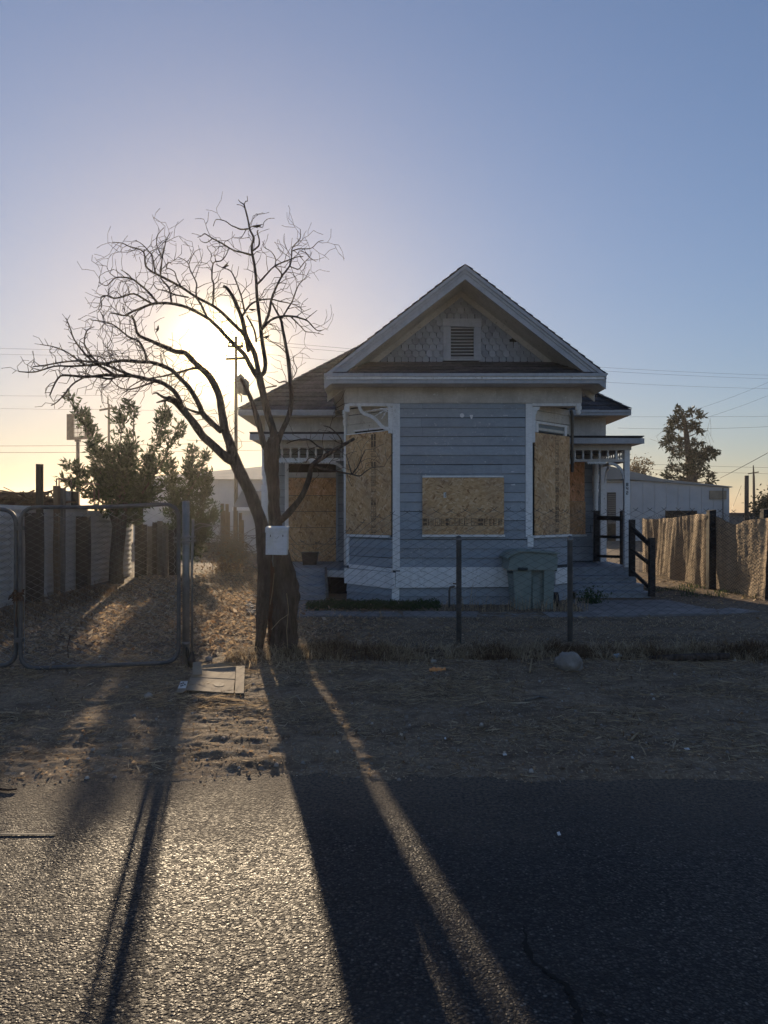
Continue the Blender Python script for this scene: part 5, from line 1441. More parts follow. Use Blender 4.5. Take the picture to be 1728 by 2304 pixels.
mb = MB(); mb.prism([(tx0 + .002, zt_ + .001), (tx1, zt_ + .001), (tx1 + .01, PZ(1246.5, Yc)), (PX(1190, Yc), PZ(1242, Yc)), (PX(1169, Yc), PZ(1242.5, Yc)), (PX(1151, Yc), PZ(1249.5, Yc))], Yc - .07, Yc + .58); mb.build('rim', M['cart'], ct)
MB().tube([(PX(1163, Yc), Yc - .11, PZ(1279, Yc)), (PX(1184, Yc), Yc - .11, PZ(1279, Yc))], .022, 8).build('grip', M['cart_dark'], ct, True)
MB().box(PX(1143, Yc), PX(1154, Yc), Yc - .04, Yc + .1, PZ(1290, Yc), PZ(1285, Yc)).build('lift_lug', M['cart_dark'], ct)
MB().box(PX(1240, Yc), PX(1252, Yc), Yc - .04, Yc + .1, PZ(1285, Yc), PZ(1280, Yc)).build('lift_lug', M['cart_dark'], ct)
wx_ = PX(1262, Yc)
wh_ = MB().tube([(wx_ - .02, Yc + .42, YARD + .12), (wx_ - .015, Yc + .42, YARD + .12), (wx_ + .045, Yc + .42, YARD + .12), (wx_ + .05, Yc + .42, YARD + .12)], [.105, .12, .12, .105], 22).build('wheel', M['black_plastic'], ct); MB().tube([(wx_ - .03, Yc + .42, YARD + .12), (wx_ + .06, Yc + .42, YARD + .12)], .035, 12).build('hub', M['galv_dark'], wh_)
for k, s_ in enumerate((0, 1, 2)):
    MB().box(PX(1203 + k * 4, Yc), PX(1205.5 + k * 4, Yc), Yc - .0205, Yc - .012, PZ(1287, Yc), PZ(1283, Yc)).build('moulded_letter', M['galv'], ct)

# dark bucket on the left porch
bk = thing('bucket', 'small black square bucket on the left porch by the boarded door', 'bucket', (PX(697, 15.1), 15.1, ZPF))
Yk = 15.1; mb = MB(); frus(mb, (PX(683, Yk), PX(712, Yk)), (PX(680, Yk), PX(716, Yk)), ZPF, ZPF + .23, Yk - .12, Yk + .12, Yk - .14, Yk + .14); mb.build('body', M['black_plastic'], bk)
mb = MB(); frus(mb, (PX(679, Yk), PX(717, Yk)), (PX(679, Yk), PX(717, Yk)), ZPF + .231, ZPF + .25, Yk - .15, Yk + .15, Yk - .15, Yk + .15); mb.build('rim', M['black_plastic'], bk)
# garden tap on the house wall
tp = thing('water_tap', 'thin standpipe tap standing before the house wall', 'tap', (PX(1014, 12.2), 12.2, YARD))
MB().tube([P(1011, 1372, 12.2), P(1011, 1330, 12.2), P(1013, 1321, 12.18), P(1023, 1319, 12.15)], .016, 8).build('pipe', M['grey_wood'], tp, True)
MB().tube([P(1019, 1313, 12.15), P(1028, 1314, 12.15)], .012, 6).build('handle', M['rust'], tp)

# ------------------------------------------------------------------ foliage helpers
def leaves(C, Dn, size, asp=.3, fold=.25):
    "C centres (N,3), Dn leaf directions (N,3) -> kite quads (N,4,3)"
    N = len(C)
    Dn = Dn / (np.linalg.norm(Dn, axis=1, keepdims=True) + 1e-9)
    rv = rng.normal(size=(N, 3)); sd = np.cross(Dn, rv); sd /= (np.linalg.norm(sd, axis=1, keepdims=True) + 1e-9)
    nr = np.cross(Dn, sd)
    L = (size * rng.uniform(.65, 1.25, N))[:, None]; W = L * asp
    tip = C + Dn * L + nr * L * .12
    a = C + Dn * L * .45 + sd * W * .5 + nr * W * fold
    b = C + Dn * L * .45 - sd * W * .5 + nr * W * fold
    return np.stack([C, a, tip, b], 1)
def plume(poly, Y, rad, n, size, dyr=.3, wood=None, woodr=.012, asp=.3):
    "leafy shoot along a pixel polyline, spreading rad px, narrowing to the tip"
    pts = np.array([[u, v] for u, v in poly], float)
    seg = np.linalg.norm(np.diff(pts, axis=0), axis=1); cum = np.concatenate([[0], np.cumsum(seg)]); tot = cum[-1]
    dy0 = random.uniform(-dyr, dyr); dy1 = dy0 + random.uniform(-dyr, dyr)
    t = rng.uniform(0, 1, n) ** .85
    u = np.interp(t * tot, cum, pts[:, 0]); v = np.interp(t * tot, cum, pts[:, 1])
    Yv = Y + dy0 + (dy1 - dy0) * t
    m = Y / F_PX
    cen = np.stack([(u - 864) / F_PX * Yv, Yv, CAM_H - (v - 1152) / F_PX * Yv], 1)
    rr = rad * m * (1.05 - .75 * t)
    # side shoots: gather offsets in a limited number of directions so that gaps stay open
    k = max(6, n // 45); sh = rng.normal(size=(k, 3)); sh[:, 2] = np.abs(sh[:, 2]) * .8 + .2; sh /= np.linalg.norm(sh, axis=1, keepdims=True)
    st = rng.uniform(0, 1, k)
    idx = rng.integers(0, k, n)
    own = rng.uniform(0, 1, n) ** .7
    t2 = np.clip(st[idx] + rng.normal(0, .03, n), 0, 1)
    u2 = np.interp(t2 * tot, cum, pts[:, 0]); v2 = np.interp(t2 * tot, cum, pts[:, 1]); Y2 = Y + dy0 + (dy1 - dy0) * t2
    cen2 = np.stack([(u2 - 864) / F_PX * Y2, Y2, CAM_H - (v2 - 1152) / F_PX * Y2], 1)
    rr2 = (rad * m * (1.05 - .7 * t2))[:, None]
    use = (rng.uniform(0, 1, n) < .75)[:, None]
    Cc = np.where(use, cen2 + sh[idx] * rr2 * own[:, None] * 1.3, cen + rng.normal(size=(n, 3)) * rr[:, None] * .35)
    Cc = Cc + rng.normal(size=(n, 3)) * size * .35
    D = np.where(use, sh[idx], rng.normal(size=(n, 3))) + rng.normal(size=(n, 3)) * .7 + np.array([0, 0, .25])
    if wood is not None:
        ps = [Vector((PX(a, Y + dy0), Y + dy0 + (dy1 - dy0) * i / len(pts), PZ(b, Y + dy0))) for i, (a, b) in enumerate(pts)]
        wood.tube(ps, [woodr * (1 - .75 * i / len(ps)) for i in range(len(ps))], 5)
        for q in range(0, k, 2):
            p = Vector(cen2[np.argmax(idx == q)] if (idx == q).any() else cen2[0])
            wood.tube([p, p + Vector(sh[q]) * float(rad * m) * .8], .004, 3, False)
    return leaves(Cc, D, size, asp)

# ------------------------------------------------------------------ shrubs by the left fence
sh1 = thing('leafy_tree', 'bushy grey-green tree with upright plumes behind the corrugated fence', 'tree', (PX(262, 16.4), 16.4, 0))
wood = MB(); parts_ = []
YS = 16.4
for poly, rad, n in (
    ([(250, 1130), (228, 1060), (212, 1000), (196, 960), (178, 925), (152, 890)], 17, 1500),
    ([(200, 975), (180, 935), (160, 905), (150, 888)], 9, 300),
    ([(262, 1130), (262, 1050), (266, 990), (268, 950), (271, 925)], 20, 1500),
    ([(282, 1130), (290, 1060), (296, 990), (296, 940), (293, 905)], 20, 1500),
    ([(300, 1130), (330, 1070), (350, 1010), (366, 960), (375, 920)], 26, 2100),
    ([(320, 1110), (360, 1050), (385, 1000), (402, 965)], 20, 1000),
    ([(240, 1130), (200, 1085), (170, 1060), (146, 1044)], 20, 1100),
    ([(235, 1135), (195, 1110), (165, 1095), (146, 1086)], 18, 800),
    ([(240, 1090), (222, 1050), (212, 1020), (206, 1000)], 18, 800),
    ([(262, 1140), (275, 1100), (285, 1060), (290, 1020)], 44, 3300),
    ([(240, 1140), (235, 1100), (240, 1060), (250, 1020)], 38, 2200),
    ([(310, 1140), (320, 1100), (335, 1060), (345, 1030)], 34, 2000),
    ([(290, 1150), (320, 1130), (345, 1100)], 40, 2200),
    ([(255, 1150), (262, 1165), (285, 1172), (310, 1168)], 36, 1900)):
    parts_.append(plume(poly, YS, rad, int(n * .40), .15, .45, wood, .02, .3))
quads_mesh('crown', np.concatenate(parts_), M['olive_leaf'], sh1, 'stuff')
wood.tube([(PX(262, 16.2), 16.2, -.1), (PX(261, 16.2), 16.2, .5), (PX(268, 16.3), 16.3, 1.2), (PX(272, 16.4), 16.4, 1.75), (PX(280, 16.4), 16.4, 2.3)], [.17, .14, .15, .14, .06], 10)
wood.tube([(PX(268, 16.3), 16.3, 1.1), (PX(255, 16.3), 16.3, 1.5), (PX(250, 16.4), 16.4, 1.9)], [.09, .08, .05], 8)
wood.build('trunk', M['bark'], sh1, True)

sh2 = thing('shrub', 'rounded green shrub growing right of the bushy tree', 'shrub', (PX(425, 19), 19, 0))
wood = MB(); parts_ = []
for poly, rad, n in (
    ([(415, 1200), (420, 1140), (425, 1080), (432, 1030), (438, 1004)], 26, 1700),
    ([(400, 1190), (390, 1130), (385, 1080), (378, 1050)], 30, 1900),
    ([(430, 1200), (450, 1150), (462, 1110), (468, 1070)], 28, 1700),
    ([(440, 1230), (465, 1190), (478, 1160), (484, 1130)], 24, 1300),
    ([(420, 1260), (440, 1220), (455, 1190)], 36, 2000),
    ([(400, 1240), (405, 1190), (412, 1140)], 40, 2400),
    ([(420, 1120), (440, 1080), (455, 1050), (462, 1030)], 22, 1000)):
    parts_.append(plume(poly, 19.0, rad, int(n * .6), .14, .5, wood, .02, .34))
quads_mesh('crown', np.concatenate(parts_), M['olive_leaf'], sh2, 'stuff')
wood.tube([(PX(418, 19), 19, -.1), (PX(420, 19), 19, .6), (PX(424, 19), 19, 1.3)], [.09, .07, .05], 8)
wood.build('trunk', M['bark'], sh2, True)

# brush heap behind the path
bh = thing('brush_heap', 'grey heap of cut branches beside the white shed', 'brush heap', (PX(520, 19.5), 19.5, 0))
mb = MB()
for k in range(260):
    a = random.uniform(0, 6.28); c = P(random.gauss(520, 22), 1258 - abs(random.gauss(0, 26)), 19.5 + random.gauss(0, .35))
    d = Vector((random.gauss(0, .45), random.gauss(0, .3), random.gauss(.05, .3)))
    mb.tube([c - d * .6, c + Vector((0, 0, .04)), c + d * .6], [.011, .009, .004], 4, False)
mb.build('branches', M['grey_wood'], bh, kind='stuff')
n = 900; C = np.stack([rng.normal(PX(516, 19.5), .28, n), rng.normal(19.4, .3, n), np.abs(rng.normal(.2, .3, n))], 1)
quads_mesh('dead_leaves', leaves(C, rng.normal(size=(n, 3)), .09, .45), M['dry_grass'], bh, 'stuff')
MB().bar(P(527, 1225, 19.0), P(553, 1250, 18.9), .05, .05).build('pale_stick', M['grey_wood'], bh)

# right-hand tall tree
rt = thing('tall_tree', 'tall dark ragged tree behind the white metal building', 'tree', (PX(1553, 48), 48, 0))
YR_ = 48.0
def zr(x, y): return (1360 + x / 4.508, 820 + y / 4.508)
parts_ = []; wood = MB()
for (x, y, r, n) in ((740, 450, 45, 260), (900, 480, 60, 350), (980, 520, 35, 160), (760, 540, 75, 500), (700, 560, 45, 250), (720, 620, 90, 700), (860, 610, 60, 400), (930, 640, 60, 400), (980, 680, 35, 180), (680, 700, 70, 500), (640, 760, 60, 330), (760, 800, 75, 560), (620, 800, 45, 200), (680, 850, 55, 300), (720, 930, 60, 330), (800, 900, 50, 240), (900, 780, 45, 200), (960, 800, 40, 170), (930, 900, 85, 700), (1020, 890, 80, 600), (1100, 880, 60, 380), (960, 980, 90, 750), (1060, 950, 65, 400), (700, 1060, 70, 520), (800, 1050, 70, 520), (900, 1060, 85, 700), (980, 1100, 70, 450), (650, 1130, 50, 280), (860, 1150, 80, 600), (780, 1180, 60, 350), (1060, 1120, 50, 250), (1080, 1190, 50, 220), (620, 1150, 40, 150)):
    u, v = zr(x, y); m = YR_ / F_PX; rr = r * .82 / 4.508 * m; n = int(n * .34)
    d = rng.normal(size=(n, 3)); d /= np.linalg.norm(d, axis=1, keepdims=True); kk_ = rng.normal(size=(7, 3)); kk_ /= np.linalg.norm(kk_, axis=1, keepdims=True); d = kk_[rng.integers(0, 7, n)] * 1.0 + d * .42; rad_ = rng.uniform(0, 1, n)[:, None] ** .6
    c0 = np.array(P(u, v, YR_ + random.uniform(-.9, .9)))
    parts_.append(leaves(c0 + d * rad_ * rr * np.array([1.15, 1.0, .72]), d + rng.normal(size=(n, 3)) * .8 + np.array([0, 0, -.3]), .26, .38))
    wood.tube([P(*zr(835 + (900 - 835) * max(0, (y - 700) / 500), min(y + 60, 1200)), YR_), c0 * 1.0], [.05, .02], 4, False)
quads_mesh('crown', np.concatenate(parts_), M['dark_leaf'], rt, 'stuff')
wood.tube([P(*zr(890, 1500), YR_), P(*zr(885, 1180), YR_), P(*zr(870, 1000), YR_), P(*zr(845, 850), YR_), P(*zr(830, 700), YR_), P(*zr(815, 560), YR_), P(*zr(770, 460), YR_)], [.42, .36, .27, .2, .16, .11, .04], 7)
for k in range(60):
    y = random.uniform(500, 1150); x = random.uniform(640, 1080); p = P(*zr(x, y), YR_ + random.uniform(-.6, .6))
    wood.tube([p, p + Vector((random.gauss(0, .4), 0, -.5 - random.random() * .4)), p + Vector((random.gauss(0, .5), 0, -1.0 - random.random() * .7))], .008, 3, False)
wood.build('trunk', M['bark'], rt, True)
st = thing('thin_tree', 'sparse brown-leaved treetop showing above the building roof by the porch', 'tree', (PX(1430, 58), 58, 0))
parts_ = []; wood = MB()
for k in range(26):
    u, v = random.uniform(1412, 1462), random.uniform(1036, 1068); c0 = np.array(P(u, v, 58 + random.uniform(-1, 1))); n = 26
    parts_.append(leaves(c0 + rng.normal(size=(n, 3)) * .22, rng.normal(size=(n, 3)), .2, .5))
    wood.tube([P(1435 + (u - 1435) * .2, 1085, 58), P(1435 + (u - 1435) * .6, (v + 1085) / 2, 58), Vector(c0)], [.06, .04, .015], 4, False)
wood.tube([P(1435, 1160, 58), P(1435, 1080, 58)], .1, 6); wood.build('trunk', M['bark'], st)
quads_mesh('crown', np.concatenate(parts_), M['autumn_leaf'], st, 'stuff')
eb = thing('shrub', 'dark rounded bush above the thick post at the right picture edge', 'shrub', (PX(1730, 40), 40, 0))
parts_ = []
for k in range(16):
    c0 = np.array(P(random.uniform(1704, 1775), random.uniform(1120, 1165), 40 + random.uniform(-1, 1))); n = 150
    parts_.append(leaves(c0 + rng.normal(size=(n, 3)) * .28, rng.normal(size=(n, 3)), .2, .45))
quads_mesh('crown', np.concatenate(parts_), M['dark_leaf'], eb, 'stuff')
wood = MB(); wood.tube([(PX(1730, 40), 40, 0), (PX(1730, 40), 40, 1.6)], .1, 6); wood.build('trunk', M['bark'], eb)

# ------------------------------------------------------------------ background buildings
wb = thing('metal_building', 'long white metal building with a low gable right of the house', 'building', (14, 42, 0))
Yb = 40.0
gpts = [(PX(1180, Yb), 0), (PX(1641, Yb), 0), (PX(1641, Yb), PZ(1098, Yb)), (PX(1470, Yb), PZ(1082, Yb)), (PX(1180, Yb), PZ(1080, Yb))]
MB().prism(gpts, Yb, Yb + 22).build('wall', M['roof_white'], wb)
rpts = [(PX(1170, Yb), PZ(1079, Yb)), (PX(1415, Yb), PZ(1079, Yb)), (PX(1645, Yb), PZ(1097, Yb)), (PX(1645, Yb), PZ(1095, Yb)), (PX(1490, Yb), PZ(1078, Yb)), (PX(1370, Yb), PZ(1049, Yb)), (PX(1170, Yb), PZ(1010, Yb))]
MB().prism(rpts, Yb - .15, Yb + 22.2).build('roof', M['roof_grey'], wb)
x = PX(1420, Yb)
while x < PX(1640, Yb) - .1:
    MB().box(x, x + .03, Yb - .03, Yb, 0, PZ(1082 + max(0, (x - PX(1470, Yb)) / (PX(1641, Yb) - PX(1470, Yb))) * 16, Yb) - .06).build('wall_seam', M['roof_white'], wb); x += .62
MB().box(PX(1497, Yb), PX(1567, Yb), Yb - .08, Yb - .001, PZ(1182, Yb), PZ(1149, Yb)).build('window', M['dark'], wb)
MB().box(PX(1365, Yb), PX(1415, Yb), Yb - .09, Yb - .001, PZ(1086, Yb), PZ(1083, Yb)).build('wall_trim', M['cream_sign'], wb)
wd = MB().box(PX(1366, Yb), PX(1385, Yb), Yb - .06, Yb - .001, 0, PZ(1108, Yb)); wd.build('door', M['dark'], wb)
for k in range(16):
    z = PZ(1108, Yb) - .08 - k * .1
    MB().box(PX(1367, Yb), PX(1384, Yb), Yb - .08, Yb - .061, z - .06, z).build('shutter_slat', M['far_roof'], wb)
MB().box(PX(1596, Yb), PX(1633, Yb), Yb - .1, Yb - .001, PZ(1123, Yb), PZ(1104, Yb)).build('sign_board', M['cream_sign'], wb)
MB().tube([(PX(1624, Yb), Yb - .14, 0), (PX(1624, Yb), Yb - .14, PZ(1098, Yb))], .03, 6).build('conduit', M['galv_dark'], wb)

lb = thing('warehouse', 'pale warehouse with grey sloping roof seen left of the house', 'building', (-8, 42, 0))
Yl = 38.0
lx0, lx1 = PX(300, Yl), PX(640, Yl); lze = PZ(1079, Yl)
MB().box(lx0, lx1, Yl, Yl + 16, 0, lze - .002).build('wall', M['roof_white'], lb)
mb = MB(); ry = Yl + 7; rz = lze + 7 * .158
e0, e1, e2, e3 = (lx0 - .3, Yl - .25, lze), (lx1 + .3, Yl - .25, lze), (lx1 + .3, Yl + 16, lze), (lx0 - .3, Yl + 16, lze)
k0, k1 = (lx0 + 5.6, ry, rz), (lx1 + .3, ry, rz)
mb.add([e0, e1, e2, e3, k0, k1], [(0, 1, 5, 4), (1, 2, 5), (2, 3, 4, 5), (3, 0, 4), (3, 2, 1, 0)]); mb.build('roof', M['roof_grey'], lb)
x = lx0 + .2
while x < lx1:
    MB().box(x, x + .04, Yl - .03, Yl, 0, lze - .01).build('wall_seam', M['roof_white'], lb); x += .8
sd = thing('shed', 'small white shed with a pitched roof behind the bare tree', 'shed', (PX(560, 28), 28, 0))
Yd_ = 28.0; s0, s1 = PX(541, Yd_), PX(625, Yd_); se = PZ(1152, Yd_) + .1
MB().box(s0, s1, Yd_, Yd_ + 3, 0, se).build('wall', M['roof_white'], sd)
MB().hexa([(s0 - .24, Yd_ - .2, se - .02), (s1, Yd_ - .2, se - .03), (s1, Yd_ + 1.5, se + .65), (s0 - .24, Yd_ + 1.5, se + .65), (s0 - .24, Yd_ - .2, se + .06), (s1, Yd_ - .2, se + .05), (s1, Yd_ + 1.5, se + .72), (s0 - .24, Yd_ + 1.5, se + .72)]).build('roof', M['far_roof'], sd)
MB().box(s0 - .25, s1, Yd_ - .23, Yd_ - .201, se - .05, se + .08).build('fascia', M['trim'], sd)
def mini_fence(name, label, us, vs, Y, mat):
    o = thing(name, label, 'fence', (PX(us[0], Y), Y, 0))
    for u, v in zip(us, vs):
        MB().lathe(PX(u, Y), Y, [(0, .06), (PZ(v, Y), .055)], 7).build('post', mat, o)
    for z in (.9, 1.15): MB().tube([(PX(us[0] - 8, Y), Y - .06, z), (PX(us[-1] + 6, Y), Y - .06, z)], .008, 5).build('wire', M['wire'], o)
    return o
mini_fence('picket_fence', 'short row of brown stakes and wire left of the white shed', [500, 503, 511, 514, 529, 541, 545], [1133, 1149, 1134, 1152, 1141, 1154, 1170], 24.0, M['brown_wood'])
lowr = thing('low_building', 'low grey-brown building at the horizon on the far right', 'building', (PX(1700, 55), 55, 0))
MB().box(PX(1630, 55), PX(1800, 55), 55, 62, 0, PZ(1158, 55)).build('wall', M['far_roof'], lowr)
MB().box(PX(1628, 55), PX(1802, 55), 54.8, 62, PZ(1157.5, 55), PZ(1154, 55)).build('roof', M['rust_sign'], lowr)

# ------------------------------------------------------------------ poles, sign, wires
def pole(name, u, v0, Y, r0, r1, label, arms=(), lean=0.0):
    o = thing(name, label, 'pole', (PX(u, Y), Y, 0), 'utility poles')
    MB().tube([(PX(u, Y) - lean, Y, -.2), (PX(u, Y), Y, PZ(v0, Y))], [r0, r1], 10).build('pole_shaft', M['pole'], o, True)
    for (v, w, tl) in arms:
        ca_ = MB().bar((PX(u, Y) - w, Y - .12, PZ(v, Y) - tl), (PX(u, Y) + w, Y - .12, PZ(v, Y) + tl), .09, .11).build('crossarm', M['pole'], o)
        for s_ in (-1, 1): MB().lathe(PX(u, Y) + s_ * w * .85, Y - .12, [(PZ(v, Y) + .06, .03), (PZ(v, Y) + .14, .05), (PZ(v, Y) + .2, .03)], 8).build('insulator', M['galv_dark'], ca_)
    return o
up = pole('utility_pole', 531, 757, 34, .095, .06, 'tall wooden utility pole with transformer against the sun glow', [(781, .35, 0), (808, .45, .02)])
for (du, dv) in ((12, 866), (21, 870), (8, 857)):
    x = PX(531 + du, 33.6); z = PZ(dv, 33.6)
    MB().lathe(x, 33.6 + (.25 if du < 10 else 0), [(z - .38, .10), (z - .34, .17), (z + .22, .17), (z + .28, .1), (z + .36, .03)], 12).build('transformer', M['galv_dark'], up, True)
MB().tube([P(543, 905, 33.7), P(543, 890, 33.7), P(535, 884, 33.8)], .03, 6).build('bracket_pipe', M['galv_dark'], up)
lp_ = pole('utility_pole', 245, 909, 48, .09, .07, 'distant dark utility pole rising behind the bushy tree', [(920, .55, .1)])
MB().tube([P(243, 909, 48), P(243, 889, 48)], [.06, .03], 6).build('mast', M['pole'], lp_)
pole('utility_pole', 1680, 1070, 46, .13, .12, 'short thick dark pole at the far right by the bush', [])
ap = thing('antenna_mast', 'thin dark mast with a crossarm at the far right', 'mast', (PX(1696, 70), 70, 0))
MB().tube([P(1697, 1160, 70), P(1696, 1075, 70), P(1695, 1047, 70)], [.13, .1, .04], 6).build('mast', M['pole'], ap)
MB().bar(P(1683, 1066, 70), P(1707, 1062, 70), .08, .1).build('crossarm', M['pole'], ap)

sg = thing('roadside_sign', 'broken rust-framed pole sign with bare inner grid', 'sign', (PX(174, 42), 42, 0))
Ysg = 42.0
def zs(x, y): return (x / 5.53, 880 + y / 5.53)
# the box is turned: left edge far, right edge near
A = P(*zs(845, 480), Ysg + .35); B = P(*zs(1120, 430), Ysg - .35)
dx_ = (B - A); dx_.z = 0
def sgp(k, z, t=0.0):
    nrm_ = Vector((-dx_.y, dx_.x, 0)).normalized() * -1
    p = A + dx_ * k; return Vector((p.x, p.y, z)) + nrm_ * t
zc_ = (PZ(880 + 440 / 5.53, Ysg)); hh = 55 / 2 * Ysg / F_PX * 1.06
z0_, z1_ = zc_ - hh, zc_ + hh
for (ka, kb, za, zb2) in ((0, .22, z0_, z1_), (.80, 1, z0_, z1_), (.22, .80, z1_ - .14, z1_), (.22, .80, z0_, z0_ + .12)):
    q = [sgp(ka, za, -.09), sgp(kb, za, -.09), sgp(kb, za, .09), sgp(ka, za, .09), sgp(ka, zb2, -.09), sgp(kb, zb2, -.09), sgp(kb, zb2, .09), sgp(ka, zb2, .09)]
    MB().hexa(q).build('frame', M['rust_sign'], sg)
q = [sgp(.03, z0_ + .12, -.1), sgp(.21, z0_ + .12, -.1), sgp(.21, z1_ - .15, -.1), sgp(.03, z1_ - .15, -.1)]
MB().prismv(q, (0, .01, 0)).build('sign_face', M['sign_face'], sg)
mb = MB()
for k in range(9):
    kk = .24 + k * .065; mb.tube([sgp(kk, z0_ + .1), sgp(kk, z1_ - .12)], .016, 4)
for k in range(6):
    z = z0_ + .15 + (z1_ - z0_ - .3) * k / 5; mb.tube([sgp(.22, z), sgp(.80, z)], .016, 4)
mb.build('inner_grid', M['rust'], sg)
for k in range(7):
    kk, z = .25 + random.random() * .25, z1_ - .25 - random.random() * .6
    MB().prismv([sgp(kk, z, -.03), sgp(kk + .05, z, -.03), sgp(kk + .05, z - .07, -.03), sgp(kk, z - .09, -.03)], (0, .02, 0)).build('panel_scrap', M['rust'], sg)
MB().tube([P(175, 1160, Ysg), P(175, 990, Ysg)], [.11, .10], 10).build('sign_pole', M['rust_sign'], sg, True)
MB().box(PX(170, Ysg), PX(180, Ysg), Ysg - .14, Ysg + .14, PZ(994, Ysg), z0_ + .01).build('collar', M['rust_sign'], sg)

def wire(pts, Y, label, r=.011, sag=0.0, Y2=None):
    Y2 = Y if Y2 is None else Y2
    o = thing('overhead_wire', label, 'wire', P(pts[0][0], pts[0][1], Y), 'overhead wires')
    (u0, v0), (u1, v1) = pts; q = []
    a, b = P(u0, v0, Y), P(u1, v1, Y2)
    for k in range(17):
        t = k / 16; p = a + (b - a) * t; p.z -= 4 * sag * t * (1 - t); q.append(p)
    MB().tube(q, r, 4, False).build('cable', M['black_plastic'], o)
wire([(531, 762), (1900, 848)], 34, 'topmost of the thin wires right of the gable', .007, .35, 60)
wire([(531, 770), (1900, 856)], 34, 'second thin wire down right of the gable', .007, .35, 60)
wire([(531, 790), (1900, 875)], 34, 'single thin wire above the porch roof on the right', .007, .5, 60)
wire([(245, 921), (1900, 935)], 48, 'upper of the wires crossing behind the tall dark tree', .009, .25, 60)
wire([(1390, 963), (1900, 948)], 55, 'lower of the wires crossing behind the tall dark tree', .010, .25)
wire([(1450, 1044), (1900, 1055)], 58, 'upper of the low wires right of the sparse treetop', .011, .05)
wire([(1450, 1056), (1900, 1070)], 58, 'lower of the low wires right of the sparse treetop', .011, .05)
wire([(1620, 1076), (1740, 1012)], 46, 'steep single wire rising to the right picture edge', .014, .02, 40)
wire([(1570, 920), (1740, 855)], 60, 'slanting thin wire above the tall dark tree', .009, .1)
wire([(1570, 945), (1740, 885)], 60, 'second slanting thin wire above the tall dark tree', .009, .1)
wire([(-150, 778), (531, 790)], 50, 'highest faint wire left of the bare tree', .007, .1, 34)
wire([(-150, 792), (531, 800)], 50, 'second faint wire left of the bare tree', .007, .1, 34)
wire([(-150, 886), (245, 889)], 52, 'faint wire through the lowest left twigs', .008, .1, 48)
wire([(-150, 912), (245, 921)], 52, 'wire reaching the distant pole at its crossarm', .008, .1, 48)
wire([(-150, 1003), (420, 999)], 44, 'upper of the two dark wires behind the pole sign', .013, .05)
wire([(-150, 1018), (600, 1013)], 44, 'lower of the two dark wires behind the pole sign', .013, .05)
wire([(420, 990), (620, 993)], 40, 'wire passing behind the trunk fork left of the porch', .011, .03)
wire([(1668, 1092), (1645, 1150)], 46, 'thin guy wire down left of the short dark pole', .010, .02)

# junk behind the corrugated fence
jk = thing('scrap_heap', 'tangled rusty scrap metal heaped behind the corrugated fence', 'scrap heap', (-7.6, 14.5, 0))
mb = MB()
for k in range(90):
    c = P(random.uniform(-20, 84), random.uniform(1112, 1132), 14.6 + random.uniform(-.5, .5))
    d = Vector((random.gauss(0, .35), random.gauss(0, .3), random.gauss(0, .06)))
    mb.tube([c - d, c + Vector((0, 0, random.gauss(0, .03))), c + d], random.choice((.008, .012, .02)), 5)
for k in range(26):
    c = P(random.uniform(-15, 82), random.uniform(1112, 1128), 14.4 + random.uniform(-.4, .4)); rr = random.uniform(.05, .14)
    mb.tube([c + Vector((rr * math.cos(a), random.uniform(-.03, .03), rr * .6 * math.sin(a))) for a in np.linspace(0, 6.28, 12)], .009, 4, False)
mb.build('scrap', M['rust'], jk, kind='stuff')
MB().tube([P(-20, 1100, 14.2), P(40, 1110, 14.2), P(62, 1116, 14.2)], .014, 5).build('long_rod', M['rust'], jk)
MB().box(PX(-30, 14.6), PX(124, 14.6), 14.3, 15.4, 0, PZ(1131, 14.6)).build('pile_base', M['rust'], jk)
mb = MB()
for (u, w) in ((96, 12), (104, 10), (113, 11)):
    c = P(u, 1114, 14.8); mb.tube([c + Vector((w * .0085 / 2 * math.cos(a), 0, .055 * math.sin(a))) for a in np.linspace(0, 6.28, 12)], .014, 5, False)
mb.build('iron_loops', M['rust'], jk)
gb = thing('metal_box', 'grey metal cabinet standing behind the brown fence posts', 'box', (PX(154, 15.2), 15.2, 0))
MB().box(PX(146, 15.2), PX(163, 15.2), 15.1, 15.4, 0, PZ(1105, 15.2)).build('cabinet', M['galv'], gb)
MB().box(PX(163.5, 15.2), PX(167, 15.2), 15.12, 15.4, 0, PZ(1107, 15.2)).build('side_panel', M['black_wood'], gb)
pr = thing('pipe_rack', 'thin rusty pipe frame standing behind the fence posts', 'pipe frame', (PX(140, 16), 16, 0))
for (a, b) in (((127, 1140), (127, 1077)), ((127, 1077.5), (160, 1079)), ((133, 1140), (133, 1079)), ((160, 1079), (160, 1140)), ((190, 1089), (222, 1089)), ((222, 1089), (222, 1140)), ((212, 1100), (212, 1140))):
    MB().tube([P(*a, 16), P(*b, 16)], .014, 6).build('pipe', M['rust_sign'], pr)

